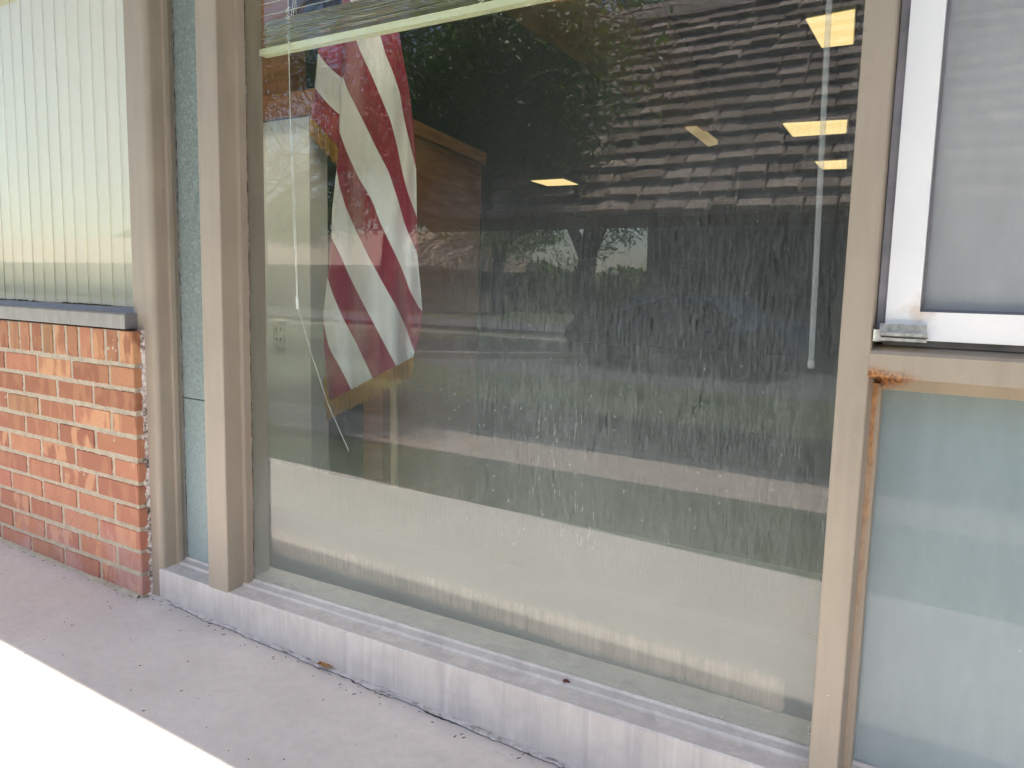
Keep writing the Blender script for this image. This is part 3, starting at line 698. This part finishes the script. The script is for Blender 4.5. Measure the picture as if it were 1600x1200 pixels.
# ------------------------------------------------------------------ flag
YFL = 0.72
def lerpc(pts, v):      # pts [(x,v)] -> x at v, or None
    if v <= pts[0][1]: return None if v < pts[0][1] else pts[0][0]
    for (xa, va), (xb, vb_) in zip(pts, pts[1:]):
        if v <= vb_: return xa+(xb-xa)*(v-va)/(vb_-va)
    return None
OL = [(560, -140), (540, -20), (522, 60), (533, 110), (531, 180), (530, 215), (526, 265), (519, 330), (518, 372), (512, 432), (505, 490), (506, 540), (509, 590), (516, 640), (516, 760)]
OR = [(590, -140), (606, -20), (620, 30), (630, 90), (639, 140), (646, 200), (650, 260), (651, 340), (652, 400), (657, 450), (660, 490), (655, 530), (645, 560), (640, 760)]
B = {8: [(572, -60), (590, 40), (602, 83), (613, 110), (625, 147), (630, 180), (638, 213), (650, 262)],
     7: [(548, -30), (548, 30), (560, 73), (577, 110), (593, 147), (610, 187), (620, 227), (628, 267), (637, 300), (651, 337)],
     6: [(533, 110), (543, 140), (567, 187), (587, 230), (607, 267), (623, 317), (632, 350), (652, 395)],
     5: [(530, 205), (543, 240), (560, 277), (580, 310), (595, 350), (609, 379), (627, 418), (642, 458), (658, 485)],
     4: [(526, 263), (530, 290), (540, 323), (552, 350), (574, 397), (595, 436), (617, 475), (634, 511), (648, 552)],
     3: [(518, 372), (531, 397), (545, 429), (570, 479), (595, 526), (618, 570), (640, 620)],
     2: [(512, 432), (518, 454), (534, 493), (559, 540), (584, 594), (610, 650)],
     1: [(505, 500), (514, 543), (534, 579), (552, 615), (580, 665)]}
def smooth_pts(pts, v):
    # gentle averaging so boundaries curve
    acc = 0; n = 0
    for d in (-8, -4, 0, 4, 8):
        q = lerpc(pts, v+d)
        if q is not None: acc += q; n += 1
    q0 = lerpc(pts, v)
    if q0 is None: return None
    return acc/n if n == 5 else q0
vbot = lambda u: 628-(u-515)*.523
def fold(u, v):
    s = (u-510)/145.0
    ph = s*9.5 - (v-300)*.0035
    return YFL + (.045*math.sin(ph) + .020*math.sin(ph*2.1+1+v*.006))*.7 - .04*math.cos((s-.5)*math.pi) + .012*math.sin(v*.018+s*4)
def flagpt(u, v, dy=0): return PY(u, v, fold(u, v)+dy)
bm = NB()
rows = [(-130 + 4*k) for k in range(196)]
def bound(i, v, ol, orr):
    if i == 0: return ol
    if i == 9: return orr
    q = smooth_pts(B[i], v)
    if q is None: q = ol if v < B[i][0][1] else orr
    return min(max(q, ol), orr)
K = 6
for i in range(0, 9):        # stripes between bound i (left/bottom) and i+1 (right/top)
    red = (i % 2 == 0)
    prev = None
    for v in rows:
        ol, orr = lerpc(OL, v), lerpc(OR, v)
        if ol is None or orr is None: prev = None; continue
        xl, xr = bound(i, v, ol, orr), bound(i+1, v, ol, orr)
        cur = []
        for k in range(K+1):
            u = xl+(xr-xl)*k/K; vv = min(v, vbot(u)); cur.append((u, vv))
        if prev and (abs(xr-xl) > .01 or prevw > .01):
            for k in range(K):
                q = [prev[k], prev[k+1], cur[k+1], cur[k]]
                ar = abs((q[2][0]-q[0][0])*(q[3][1]-q[1][1])-(q[3][0]-q[1][0])*(q[2][1]-q[0][1]))
                if ar < .05: continue
                f = bm.faces.new([bm.verts.new(flagpt(*w)) for w in q]); f.material_index = 0 if red else 1
        prev = cur; prevw = abs(xr-xl)
# small turned-back fold at upper left
def foldpt(u, v): return PY(u, v, YFL-.03+(u-484)/50*.035 + .01*math.sin(v*.05))
fl_l = [(508, 40), (500, 66), (496, 90), (492, 138), (485, 184), (483, 214)]; fl_r = [(548, 40), (537, 80), (534, 112), (534, 150), (532, 200), (531, 225), (529, 240), (525, 264)]
bnd = [((500, 30), (536, 60)), ((497, 84), (535, 122)), ((492, 137), (532, 180)), ((486, 183), (529, 233))]
for i, mi in ((0, 0), (1, 1), (2, 0)):
    (a0, a1), (b0, b1) = bnd[i], bnd[i+1]
    for p in range(8):
        for q in range(8):
            def g(s, r): 
                ua = a0[0]+(a1[0]-a0[0])*s; va = a0[1]+(a1[1]-a0[1])*s; ub = b0[0]+(b1[0]-b0[0])*s; vb2 = b0[1]+(b1[1]-b0[1])*s
                return foldpt(ua+(ub-ua)*r, va+(vb2-va)*r + 3*math.sin(s*3.1))
            f = bm.faces.new([bm.verts.new(g((p+a)/8, (q+b)/8)) for a, b in ((0, 0), (1, 0), (1, 1), (0, 1))]); f.material_index = mi
bmesh.ops.remove_doubles(bm, verts=bm.verts[:], dist=.0004)
def cloth(name, c):
    t = NT(name); n = t.noise(9, (1, 1, .5), detail=5)
    t.col(t.ramp(n, [(0.3, tuple(x*.9 for x in c)), (0.7, c)])).rough(.75); t.b.inputs['Sheen Weight'].default_value = .2
    h = t.math('ADD', t.math('MULTIPLY', t.noise(22, (1, 1, .4), detail=4), 1.0), t.math('MULTIPLY', t.noise(400, detail=2), .12)); t.bump(h, .012, .7); return t.m
M['fred'] = cloth('flag_red', (.30, .004, .035)); M['fwhite'] = cloth('flag_white', (.86, .86, .84))
fl = thing('striped_flag', 'red and white striped flag with gold fringe hanging inside the window', 'flag', tuple(PY(580, 100, YFL)))
o = obj('flag_cloth', bm, [M['fred'], M['fwhite']], fl, smooth=True)
so = o.modifiers.new('s', 'SOLIDIFY'); so.thickness = .0015; so.offset = 0
t = NT('gold_fringe'); t.col(t.ramp(t.noise(150, (1, 1, .05)), [(0.3, (.30, .13, .012)), (0.7, (.60, .32, .035))])).rough(.5); M['gold'] = t.m
bm = NB()
def strand(u0, v0, u1, v1, fn):
    a_, b_ = fn(u0, v0), fn(u1, v1); w = random.uniform(.0012, .0022); m_ = (a_+b_)/2+Vector((random.uniform(-.002, .002), random.uniform(-.004, .004), 0))
    ws = Vector((w, 0, 0)); pv = [bm.verts.new(q) for q in (a_-ws, a_+ws, m_+ws*.9, m_-ws*.9, b_+ws*.6, b_-ws*.6)]
    bm.faces.new((pv[0], pv[1], pv[2], pv[3])); bm.faces.new((pv[3], pv[2], pv[4], pv[5]))
for k in range(420):
    u = 512+(646-512)*(k+random.random())/420; v = vbot(u)-2
    strand(u, v, u-2+random.uniform(-2, 2), v+30+random.uniform(-4, 3), lambda a, b: flagpt(a, b, random.uniform(-.006, .004)))
for k in range(60):
    v = 585+46*k/60; strand(508+(v-585)*.16, v, 506+(v-585)*.1, v+random.uniform(20, 30), lambda a, b: flagpt(a, b, -.004))
obj('fringe', bm, M['gold'], fl)
bm = NB()
for k in range(170):
    s = (k+random.random())/170; u = 485+44*s; v = 181+50*s; strand(u, v, u-1+random.uniform(-1.5, 1.5), v+29+random.uniform(-4, 3), lambda a, b: foldpt(a, b)+Vector((0, random.uniform(-.004, .004), 0)))
obj('fringe', bm, M['gold'], fl)
fp = thing('flagpole', 'thin wooden indoor flagpole showing below the striped flag', 'flagpole', tuple(PY(617, 760, YFL+.14)))
bm = NB(); a_, b_ = PY(608, 0, YFL+.14), PY(617, 760, YFL+.14); d = (b_-a_); tube(bm, [a_-d*.35, a_, b_, b_+d*.20], .0145, 14); obj('pole', bm, simple('pole_wood', (.68, .46, .24), .4, 8, .2), fp, smooth=True)
bm = NB(); e_ = b_+d*.25; e_.z = FZ; bmesh.ops.create_cone(bm, cap_ends=True, segments=32, radius1=.16, radius2=.10, depth=.05, matrix=Matrix.Translation(e_+Vector((0, 0, .026)))); obj('pole_base', bm, M['gold'], fp)
bm = NB(); top = a_-d*.35; tube(bm, [top, top+Vector((0, 0, .03)), top+Vector((0, 0, .08)), top+Vector((0, 0, .15))], [.012, .025, .02, .002], 12); obj('finial', bm, M['gold'], fp)

# ------------------------------------------------------------------ litter on the slab and sill
M['litter'] = simple('dry_litter', (.09, .06, .04), .9, 50, .5)
bm = NB()
for k in range(300):
    x = random.uniform(-3.2, .2); y = -random.random()**.8*.47-.01
    if random.random() < .55: y = random.uniform(-.06, -.015)
    l = random.uniform(.001, .0055)*(1.5 if y > -.07 else 1); w = random.uniform(.0004, .0011); a = random.uniform(0, 3.14); z = slabz(x)
    dx_, dy_ = math.cos(a)*l, math.sin(a)*l; px_, py_ = -math.sin(a)*w, math.cos(a)*w
    vs = [bm.verts.new(q) for q in ((x-dx_, y-dy_, z+.001), (x+px_, y+py_, z+.0025), (x+dx_, y+dy_, z+.001), (x-px_, y-py_, z+.0005))]
    bm.faces.new(vs)
tag(obj('leaf_litter', bm, M['litter']), 'tiny dark leaf bits scattered on the porch slab', 'litter', kind='stuff')
# rust stain flake beside the sill
p0 = PZ(508, 1040, -.055)
bm = NB(); c0 = bm.verts.new((p0.x, p0.y, slabz(p0.x)+.006)); rg = []
for k in range(26):
    a = 2*math.pi*k/26; r = .017*(1+.4*noise.noise(Vector((math.cos(a)*2, math.sin(a)*2, 4)))+random.uniform(-.3, .3)); rg.append(bm.verts.new((p0.x+r*1.3*math.cos(a), p0.y+r*.8*math.sin(a), slabz(p0.x)+.0095)))
for k in range(26): bm.faces.new((c0, rg[k], rg[(k+1) % 26]))
for v in bm.verts: v.co.z += .002
t = NT('rust_flake'); t.col(t.ramp(t.noise(130, detail=5), [(0.35, (.16, .07, .03)), (0.55, (.45, .22, .07)), (0.7, (.6, .42, .25))])).rough(.9)
tag(obj('rust_flake', bm, t.m), 'orange rust patch on the sealant at the foot of the sill', 'rust flake')
# dead beetle on the sill
p0 = PY(884, 1064, .060)
bug = thing('dead_beetle', 'dark red dead beetle lying on the sill below the pane', 'insect', tuple(p0))
mb = simple('beetle_shell', (.10, .015, .01), .3)
bm = NB(); bmesh.ops.create_uvsphere(bm, u_segments=14, v_segments=10, radius=1, matrix=Matrix.Translation(p0)@Matrix.Diagonal((.0075, .005, .0038, 1))); obj('shell', bm, mb, bug, smooth=True)
bm = NB(); bmesh.ops.create_uvsphere(bm, u_segments=10, v_segments=8, radius=1, matrix=Matrix.Translation(p0+Vector((.008, 0, 0)))@Matrix.Diagonal((.0028, .003, .0022, 1))); obj('head', bm, mb, bug, smooth=True)
for sx in (-.003, 0, .004):
    for sy in (-1, 1):
        bm = NB(); tube(bm, [p0+Vector((sx, sy*.003, 0)), p0+Vector((sx+.001, sy*.008, .002)), p0+Vector((sx+.002, sy*.011, -.003))], .0004, 5); obj('leg', bm, mb, bug)

# ------------------------------------------------------------------ outdoors behind the viewer (seen as reflections)
M['shake'] = None
t = NT('roof_shake'); at = t.new('ShaderNodeAttribute', attribute_name='tint'); sp = t.new('ShaderNodeSeparateColor'); t.link(at.outputs['Color'], sp.inputs[0])
c = t.ramp(sp.outputs[0], [(0, (.30, .23, .18)), (0.5, (.50, .395, .32)), (1, (.68, .55, .46))]); c = t.mix(t.ramp(t.noise(9, (4, 1, 1), detail=5), [(.35, .5), (.6, 0)]), c, (.10, .08, .06)); t.col(c).rough(.95)
t.bump(t.noise(20, (5, 1, 1), detail=5), .02); M['shake'] = t.m
M['post'] = simple('carport_post', (.20, .12, .07), .8); M['soff2'] = simple('soffit_dark', (.14, .11, .08), .9)
cp = thing('carport', 'open carport with brown shake roof mirrored in the glass', 'carport', (-2, -8, gz))
ye, ze, yr, zr = -6.0, 1.66, -8.95, 4.61
dirv = Vector((0, yr-ye, zr-ze)); Ls = dirv.length; dirv.normalize(); nv = Vector((0, dirv.z, -dirv.y)); nv = nv if nv.z > 0 else -nv
xa, xb = -6.2, 7.5
bm = NB(); cl = bm.loops.layers.color.new('tint')
ex = .245; nr = int(Ls/ex)+1
for r in range(nr):
    x = xa-random.random()*.2
    while x < xb:
        w = random.uniform(.20, .38); s0 = r*ex+random.uniform(-.022, .022); s1 = s0+ex*1.25
        o0 = Vector((0, ye, ze))+dirv*s0; o1 = Vector((0, ye, ze))+dirv*s1
        th = random.uniform(.035, .065); k = len(bm.faces)
        hexa(bm, [Vector((x, 0, 0))+o0+nv*.035, Vector((x+w-.028, 0, 0))+o0+nv*.035, Vector((x, 0, 0))+o1+nv*.0, Vector((x+w-.028, 0, 0))+o1+nv*.0,
                  Vector((x, 0, 0))+o0+nv*(.045+th), Vector((x+w-.028, 0, 0))+o0+nv*(.045+th), Vector((x, 0, 0))+o1+nv*.03, Vector((x+w-.028, 0, 0))+o1+nv*.03])
        bm.faces.ensure_lookup_table(); q = random.random()
        for f in bm.faces[k:]:
            for l in f.loops: l[cl] = (q, 0, 0, 1)
        x += w
x = xa
while x < xb:   # ridge caps
    hexa(bm, [(x, yr+.2, zr-.08), (x+.42, yr+.2, zr-.08), (x, yr-.2, zr-.08), (x+.42, yr-.2, zr-.08), (x, yr+.06, zr+.09), (x+.42, yr+.06, zr+.12), (x, yr-.06, zr+.09), (x+.42, yr-.06, zr+.12)]); x += .36
rs = obj('roof_shakes', bm, M['shake'], cp)
bm = NB(); o0 = Vector((0, ye, ze)); o1 = Vector((0, yr, zr))
hexa(bm, [Vector((xa, 0, 0))+o0-nv*.15, Vector((xb, 0, 0))+o0-nv*.15, Vector((xa, 0, 0))+o1-nv*.15, Vector((xb, 0, 0))+o1-nv*.15, Vector((xa, 0, 0))+o0, Vector((xb, 0, 0))+o0, Vector((xa, 0, 0))+o1, Vector((xb, 0, 0))+o1])
obj('roof_deck', bm, M['soff2'], cp)
for xx in (1.8, 7.2):
    for yy in (-8.6,):
        bm = NB(); zt_ = ze+(ye-yy)*(zr-ze)/(ye-yr)-.2; box(bm, xx-.09, xx+.09, yy-.09, yy+.09, gz, zt_); obj('carport_post', bm, M['post'], cp, bevel=.01)
bm = NB(); box(bm, -7.5, 7.4, -15.8, -15.65, gz, 3.4); obj('rear_wall', bm, simple('cp_wall', (.16, .13, .11), .9), cp)

ww_ = thing('shade_wall', 'unseen dark wall added right of the porch to shade the frame sides', 'wall', (4.4, -2.5, gz))  # unseen wall added to darken the right-facing sides of the frames
bm = NB(); box(bm, 4.3, 4.5, -5, -.05, gz, 2.88); obj('shade_wall_body', bm, simple('shade_wall_dark', (.10, .06, .045), .9), ww_)
# car
def car(x, y, ang, label, colr, sc=1.0):
    c = thing('parked_car', label, 'car', (x, y, gz))
    prof = [(-2.2, .35), (-2.25, .7), (-2.1, .88), (-1.35, .98), (-.75, 1.38), (.0, 1.45), (.75, 1.40), (1.5, 1.0), (2.1, .92), (2.25, .7), (2.2, .35)]
    R_ = Matrix.Rotation(ang, 4, 'Z')
    def build(fn, name, mat, bev=0, smooth=False):
        bm = NB(); fn(bm)
        for v in bm.verts: v.co = (R_ @ v.co) + Vector((x, y, gz))
        return obj(name, bm, mat, c, bevel=bev, smooth=smooth)
    def body(bm):
        for side in (0,):
            A = []
            for yy, k in ((-.86, .9), (-.80, 1), (.80, 1), (.86, .9)):
                A.append([bm.verts.new((px_, yy*(1 if pz < 1 else .82), pz if abs(yy) < .81 else (pz if pz < 1 else pz-.05))) for px_, pz in prof])
            for a_, b_ in zip(A, A[1:]):
                for i in range(len(prof)): bm.faces.new((a_[i], a_[(i+1) % len(prof)], b_[(i+1) % len(prof)], b_[i]))
            bm.faces.new(A[0]); bm.faces.new(A[-1][::-1])
    mp = NT('car_paint'); mp.col(mp.ramp(mp.noise(2), [(.3, colr), (.7, tuple(q*1.1 for q in colr))])).rough(.25); mp.b.inputs['Coat Weight'].default_value = .6
    build(body, 'body', mp.m, .03)
    gm = simple('car_glass', (.02, .025, .03), .08)
    for sy in (-1, 1):
        build(lambda bm: hexa(bm, [(-1.15, sy*.715, 1.0), (1.25, sy*.715, 1.0), (-1.15, sy*.735, 1.0), (1.25, sy*.735, 1.0), (-.62, sy*.70, 1.32), (.72, sy*.70, 1.32), (-.62, sy*.72, 1.32), (.72, sy*.72, 1.32)]), 'side_window', gm)
    build(lambda bm: hexa(bm, [(-1.36, -.62, 1.02), (-1.36, .62, 1.02), (-1.30, -.62, 1.02), (-1.30, .62, 1.02), (-.83, -.58, 1.36), (-.83, .58, 1.36), (-.77, -.58, 1.36), (-.77, .58, 1.36)]), 'windscreen', gm)
    tm = simple('tyre', (.02, .02, .02), .9); rm = simple('rim', (.10, .10, .11), .4)
    for wx in (-1.4, 1.4):
        for sy in (-1, 1):
            w = build(lambda bm: bmesh.ops.create_cone(bm, cap_ends=True, segments=28, radius1=.33, radius2=.33, depth=.22, matrix=Matrix.Translation((wx, sy*.78, .33))@Matrix.Rotation(math.pi/2, 4, 'X')), 'wheel', tm, .02)
            bm = NB(); bmesh.ops.create_cone(bm, cap_ends=True, segments=20, radius1=.2, radius2=.18, depth=.04, matrix=Matrix.Translation((wx, sy*.89, .33))@Matrix.Rotation(math.pi/2, 4, 'X'))
            for v in bm.verts: v.co = (R_ @ v.co) + Vector((x, y, gz))
            obj('rim', bm, rm, w)
    hm = simple('lamp_glass', (.6, .6, .6), .1)
    for sy in (-1, 1): build(lambda bm: box(bm, -2.27, -2.2, sy*.62-.14, sy*.62+.14, .62, .76), 'headlight', hm, .01)
car(-5.5, -13.1, .12, 'dark blue car parked behind the carport, mirrored in the glass', (.03, .05, .09))

# house A
ha = thing('ranch_house', 'long low house with a sunlit tan roof, mirrored in the glass', 'house', (-30, -27, gz))
M['tan'] = simple('tan_shingle', (.42, .33, .25), .9, 3, .1, .01, 20); M['hw'] = simple('house_wall', (.15, .13, .11), .9)
hx0, hx1, hy = -62, -17.5, -20.6
hy = -30.5; hx0, hx1 = -80, -25.0
bm = NB(); box(bm, hx0+.5, hx1-.5, hy-9, hy-.6, gz, 1.9); obj('wall', bm, M['hw'], ha)
bm = NB()
prism(bm, [(hy, 1.82), (hy-5.0, 3.95), (hy-10, 1.82), (hy-10, 1.66), (hy, 1.66)], hx0, hx1, 'x'); obj('roof', bm, M['tan'], ha)
for wx in range(-76, -26, 6):
    bm = NB(); box(bm, wx, wx+1.8, hy-.6, hy-.56, .5, 1.5); obj('window', bm, simple('hglass', (.05, .06, .07), .1), ha)

# trees
M['bark'] = simple('bark', (.11, .085, .065), .95, 6, .3, .02, 20)
def leafmat(name, a, b):
    t = NT(name); at = t.new('ShaderNodeAttribute', attribute_name='tint'); sp = t.new('ShaderNodeSeparateColor'); t.link(at.outputs['Color'], sp.inputs[0])
    t.col(t.ramp(sp.outputs[0], [(0, a), (1, b)])).rough(.5)
    tl = t.new('ShaderNodeBsdfTranslucent'); tl.inputs[0].default_value = (b[0]*1.3, b[1]*1.5, b[2]*.8, 1); mxs = t.new('ShaderNodeMixShader'); mxs.inputs[0].default_value = .3
    t.link(t.b.outputs[0], mxs.inputs[1]); t.link(tl.outputs[0], mxs.inputs[2]); t.link(mxs.outputs[0], t.out.inputs[0]); return t.m
M['leaf'] = leafmat('dark_leaf', (.035, .06, .015), (.17, .25, .06)); M['leaf2'] = leafmat('mid_leaf', (.07, .11, .03), (.20, .27, .07))
def tree(label, base, H, r0, blobs, nleaf, lsz, mat, forks, twigs=0, group='trees mirrored in the glass', name='tree', tb=None):
    tr_ = thing(name, label, 'tree', base, group); base = Vector(base)
    bm = NB(); k0 = base+Vector((0, 0, H))
    tube(bm, [base, base+Vector((.02, 0, H*.3)), base+Vector((-.03, .02, H*.7)), k0], [r0*1.25, r0, r0*.85, r0*.8], 12)
    for f in forks:
        e = Vector(f); d = e-k0; mids = [k0+d*s+Vector((random.uniform(-.1, .1), random.uniform(-.1, .1), .12*math.sin(s*3)))*d.length*.25 for s in (.33, .66)]
        tube(bm, [k0-Vector((0, 0, r0*.4)), mids[0], mids[1], e], [r0*.6, r0*.42, r0*.26, r0*.08], 9)
        for j in range(7):
            s = mids[1] if j % 2 else mids[0]; q = s+Vector((random.uniform(-1, 1), random.uniform(-1, 1), random.uniform(-.1, 1)))*d.length*.4
            tube(bm, [s, (s+q)/2+Vector((0, 0, .1)), q], [r0*.16, r0*.1, r0*.03], 6)
    for k in range(twigs):
        (c, rr) = random.choice(tb or blobs); q = Vector(c)+Vector((random.gauss(0, .45)*rr[0], random.gauss(0, .45)*rr[1], random.gauss(0, .45)*rr[2]))
        pts = [q]; d = Vector((random.uniform(-1, 1), random.uniform(-1, 1), random.uniform(-.6, .5))).normalized()
        for j in range(5):
            d = (d+Vector((random.uniform(-.5, .5), random.uniform(-.5, .5), random.uniform(-.55, .15)))*.7).normalized(); pts.append(pts[-1]+d*.22)
        tube(bm, pts, [.007, .006, .005, .004, .003, .002], 4)
    obj('trunk', bm, M['bark'], tr_, smooth=True)
    bm = NB(); cl = bm.loops.layers.color.new('tint'); tot = sum(b[1][0]*b[1][1]*b[1][2] for b in blobs)
    for (c, rr) in blobs:
        nb = int(nleaf*rr[0]*rr[1]*rr[2]/tot); ncl = max(6, nb//45)
        cc = []
        for j in range(ncl):
            while True:
                w = Vector((random.uniform(-1, 1), random.uniform(-1, 1), random.uniform(-1, 1)))
                if .25 < w.length < 1: break
            cc.append((Vector((c[0]+w.x*rr[0], c[1]+w.y*rr[1], c[2]+w.z*rr[2])), random.uniform(.3, 1.0)))
        for j in range(nb):
            q, tn = random.choice(cc); sp_ = .26*min(rr)
            p_ = q+Vector((random.gauss(0, sp_), random.gauss(0, sp_), random.gauss(0, sp_)))
            l = lsz*random.uniform(.6, 1.3); a = Vector((random.uniform(-1, 1), random.uniform(-1, 1), random.uniform(-1, .6))).normalized(); b2 = a.cross(Vector((random.random(), random.random(), random.random()))).normalized()
            f = bm.faces.new([bm.verts.new(z_) for z_ in (p_, p_+a*l*.5+b2*l*.22, p_+a*l, p_+a*l*.5-b2*l*.22)])
            tt = tn*random.uniform(.6, 1)
            for lp in f.loops: lp[cl] = (tt, 0, 0, 1)
    o = obj('crown', bm, mat, tr_)
    return tr_
# near dark tree (left part of the reflection)
def at(u, v, y): return tuple(RY(u, v, y))
tb = RY(560, 420, -6.2)
tree('big dark dense tree left of the carport roof, mirrored in the glass', (-8.6, -8.2, gz), 2.3, .24,
     [(at(760, 150, -7.0), (1.5, 1.1, 1.1)), (at(810, 30, -7.0), (1.0, 1.0, .8)), (at(840, 215, -6.2), (.9, .6, .6)), (at(830, 90, -6.2), (1.0, .8, .8)), (at(690, 260, -7.6), (.9, .8, .6)), (at(900, 90, -6.0), (.8, .6, .9))],
     26000, .085, M['leaf'], [at(760, 150, -7.0), at(700, 60, -7.0), at(840, 120, -6.6)], 160)
tree('loose fine-branched tree with sky showing through, mirrored in the glass', (-12.4, -7.5, gz), 2.0, .08,
     [(at(425, 110, -7.5), (.9, .6, .50)), (at(540, 210, -8.0), (.55, .6, .8)), (at(500, 340, -7.5), (.9, .7, .36)), (at(430, 350, -8.0), (1.2, .7, .28))],
     19000, .06, M['leaf2'], [at(430, 130, -7.5), at(540, 200, -7.8)], 620, tb=[(at(430, 130, -7.5), (.9, .6, .6)), (at(450, 250, -7.5), (.7, .6, .7)), (at(600, 60, -7.5), (1.3, .6, .8)), (at(560, -10, -7.5), (1.4, .6, .6))])
tree('dense background tree filling the space behind the fine branches, mirrored', (-17.5, -12.5, gz), 3.0, .2,
     [(at(610, 180, -13), (1.9, 1.2, 1.5)), (at(700, 260, -13), (1.7, 1.2, 1.1)), (at(590, 320, -14), (1.7, 1.2, .7)), (at(760, 150, -13), (1.6, 1.2, 1.8))],
     24000, .12, M['leaf'], [at(610, 180, -13), at(700, 200, -13)], 0)
tree('forked street tree under the carport eave, mirrored in the glass', (-9.75, -17.0, gz), 2.3, .30,
     [((-11.3, -17, 4.3), (2.3, 1.5, 1.3)), ((-8.0, -17, 4.4), (2.0, 1.4, 1.2)), ((-13.0, -18.5, 2.5), (1.3, 1.2, .9)), ((-11.6, -17, 2.75), (1.2, .9, .55)), ((-8.5, -17.4, 2.6), (1.0, .9, .6)), ((-10.6, -18.5, 1.9), (.9, .8, .5)), ((-7.6, -18.5, 1.9), (.9, .8, .6)), ((-9.5, -18, 6.0), (2.6, 1.8, 1.6))],
     24000, .12, M['leaf'], [(-11.6, -17, 4.5), (-8.3, -17, 4.6), (-9.8, -17.6, 5.6)], 0)
tree('bushy tree rising behind the carport ridge, mirrored in the glass', (-4.5, -17.5, gz), 4.0, .28,
     [((-6.8, -17.5, 7.2), (2.3, 1.8, 1.7)), ((-4.2, -18.0, 7.0), (1.8, 1.6, 1.3)), ((-9.2, -18, 7.8), (1.8, 1.5, 1.5))], 14000, .15, M['leaf2'], [(-6.8, -17.5, 7.2), (-4.0, -17.8, 7.4), (-9, -17.8, 7.4)], 0)
for i, (x, y, s, lab) in enumerate([(-24, -34, 1.5, 'round distant tree beyond the street, mirrored left of the flag'), (-34, -43, 2.0, 'tall distant tree behind the long house, mirrored in the glass'), (-6, -38, 1.6, 'distant tree beyond the street, mirrored behind the blue car')]):
    tree(lab, (x, y, gz), 1.8*s, .25*s, [((x, y, 3.6*s), (2.6*s, 2*s, 1.6*s)), ((x+1.6*s, y+.3, 2.9*s), (1.6*s, 1.4*s, 1.0*s)), ((x-1.7*s, y, 3.0*s), (1.5*s, 1.3*s, 1.1*s))], 3500, .35, M['leaf'], [(x+1*s, y, 3.6*s), (x-1*s, y, 3.8*s)])

bm = NB(); cl = bm.loops.layers.color.new('tint')
for k in range(26000):
    x = random.uniform(-75, 15); hh = 4.2+1.6*noise.noise(Vector((x*.13, 0, 0)))+1.0*noise.noise(Vector((x*.5, 3, 0)))
    if -27 < x < -13: hh *= .6
    z = gz+hh*random.random()**.7; y = -38+random.uniform(-3, 0)*(1-z/8)
    a = Vector((random.uniform(-1, 1), random.uniform(-.5, .5), random.uniform(-1, 1))).normalized(); b2 = a.cross(Vector((0, 1, .3))).normalized(); l = random.uniform(.3, .6); p_ = Vector((x, y, z))
    f = bm.faces.new([bm.verts.new(q) for q in (p_, p_+a*l*.5+b2*l*.35, p_+a*l, p_+a*l*.5-b2*l*.35)])
    tt = random.random()*(.4+.6*abs(noise.noise(Vector((x*.4, 0, z*.4)))))
    for lp in f.loops: lp[cl] = (tt, 0, 0, 1)
tag(obj('far_shrubbery', bm, M['leaf']), 'far mass of dark shrubs beyond the street, mirrored in the glass', 'shrubbery', kind='stuff')

# ------------------------------------------------------------------ camera, light, world
cam = bpy.data.cameras.new('camera'); co = bpy.data.objects.new('camera', cam); C.objects.link(co)
cam.sensor_width = 36; cam.lens = F/1600*36; cam.clip_start = .02; cam.clip_end = 2000
co.matrix_world = Matrix.Translation(CAM) @ R3.to_4x4(); S.camera = co
sun_dir = Vector((0.40, -0.404, 1.0)).normalized()
sl = bpy.data.lights.new('sun', 'SUN'); sl.energy = 4.6; sl.angle = math.radians(.5); sl.color = (1, .95, .87)
so_ = bpy.data.objects.new('sun', sl); C.objects.link(so_); so_.rotation_euler = sun_dir.to_track_quat('Z', 'Y').to_euler(); so_.location = (3, -3, 9)
W = bpy.data.worlds.new('World'); S.world = W; W.use_nodes = True; nt = W.node_tree
sk = nt.nodes.new('ShaderNodeTexSky'); sk.sky_type = 'NISHITA'; sk.sun_disc = False
sk.sun_elevation = math.asin(sun_dir.z); sk.sun_rotation = math.atan2(sun_dir.x, sun_dir.y)
bg = nt.nodes['Background']; nt.links.new(sk.outputs[0], bg.inputs[0]); bg.inputs[1].default_value = 0.10
S.view_settings.view_transform = 'Standard'; S.view_settings.look = 'None'; S.view_settings.gamma = 1; S.view_settings.exposure = 2.2
S.render.engine = 'CYCLES'; S.cycles.max_bounces = 10; S.cycles.transparent_max_bounces = 16; S.cycles.diffuse_bounces = 5
S.render.resolution_x = 1024; S.render.resolution_y = 768
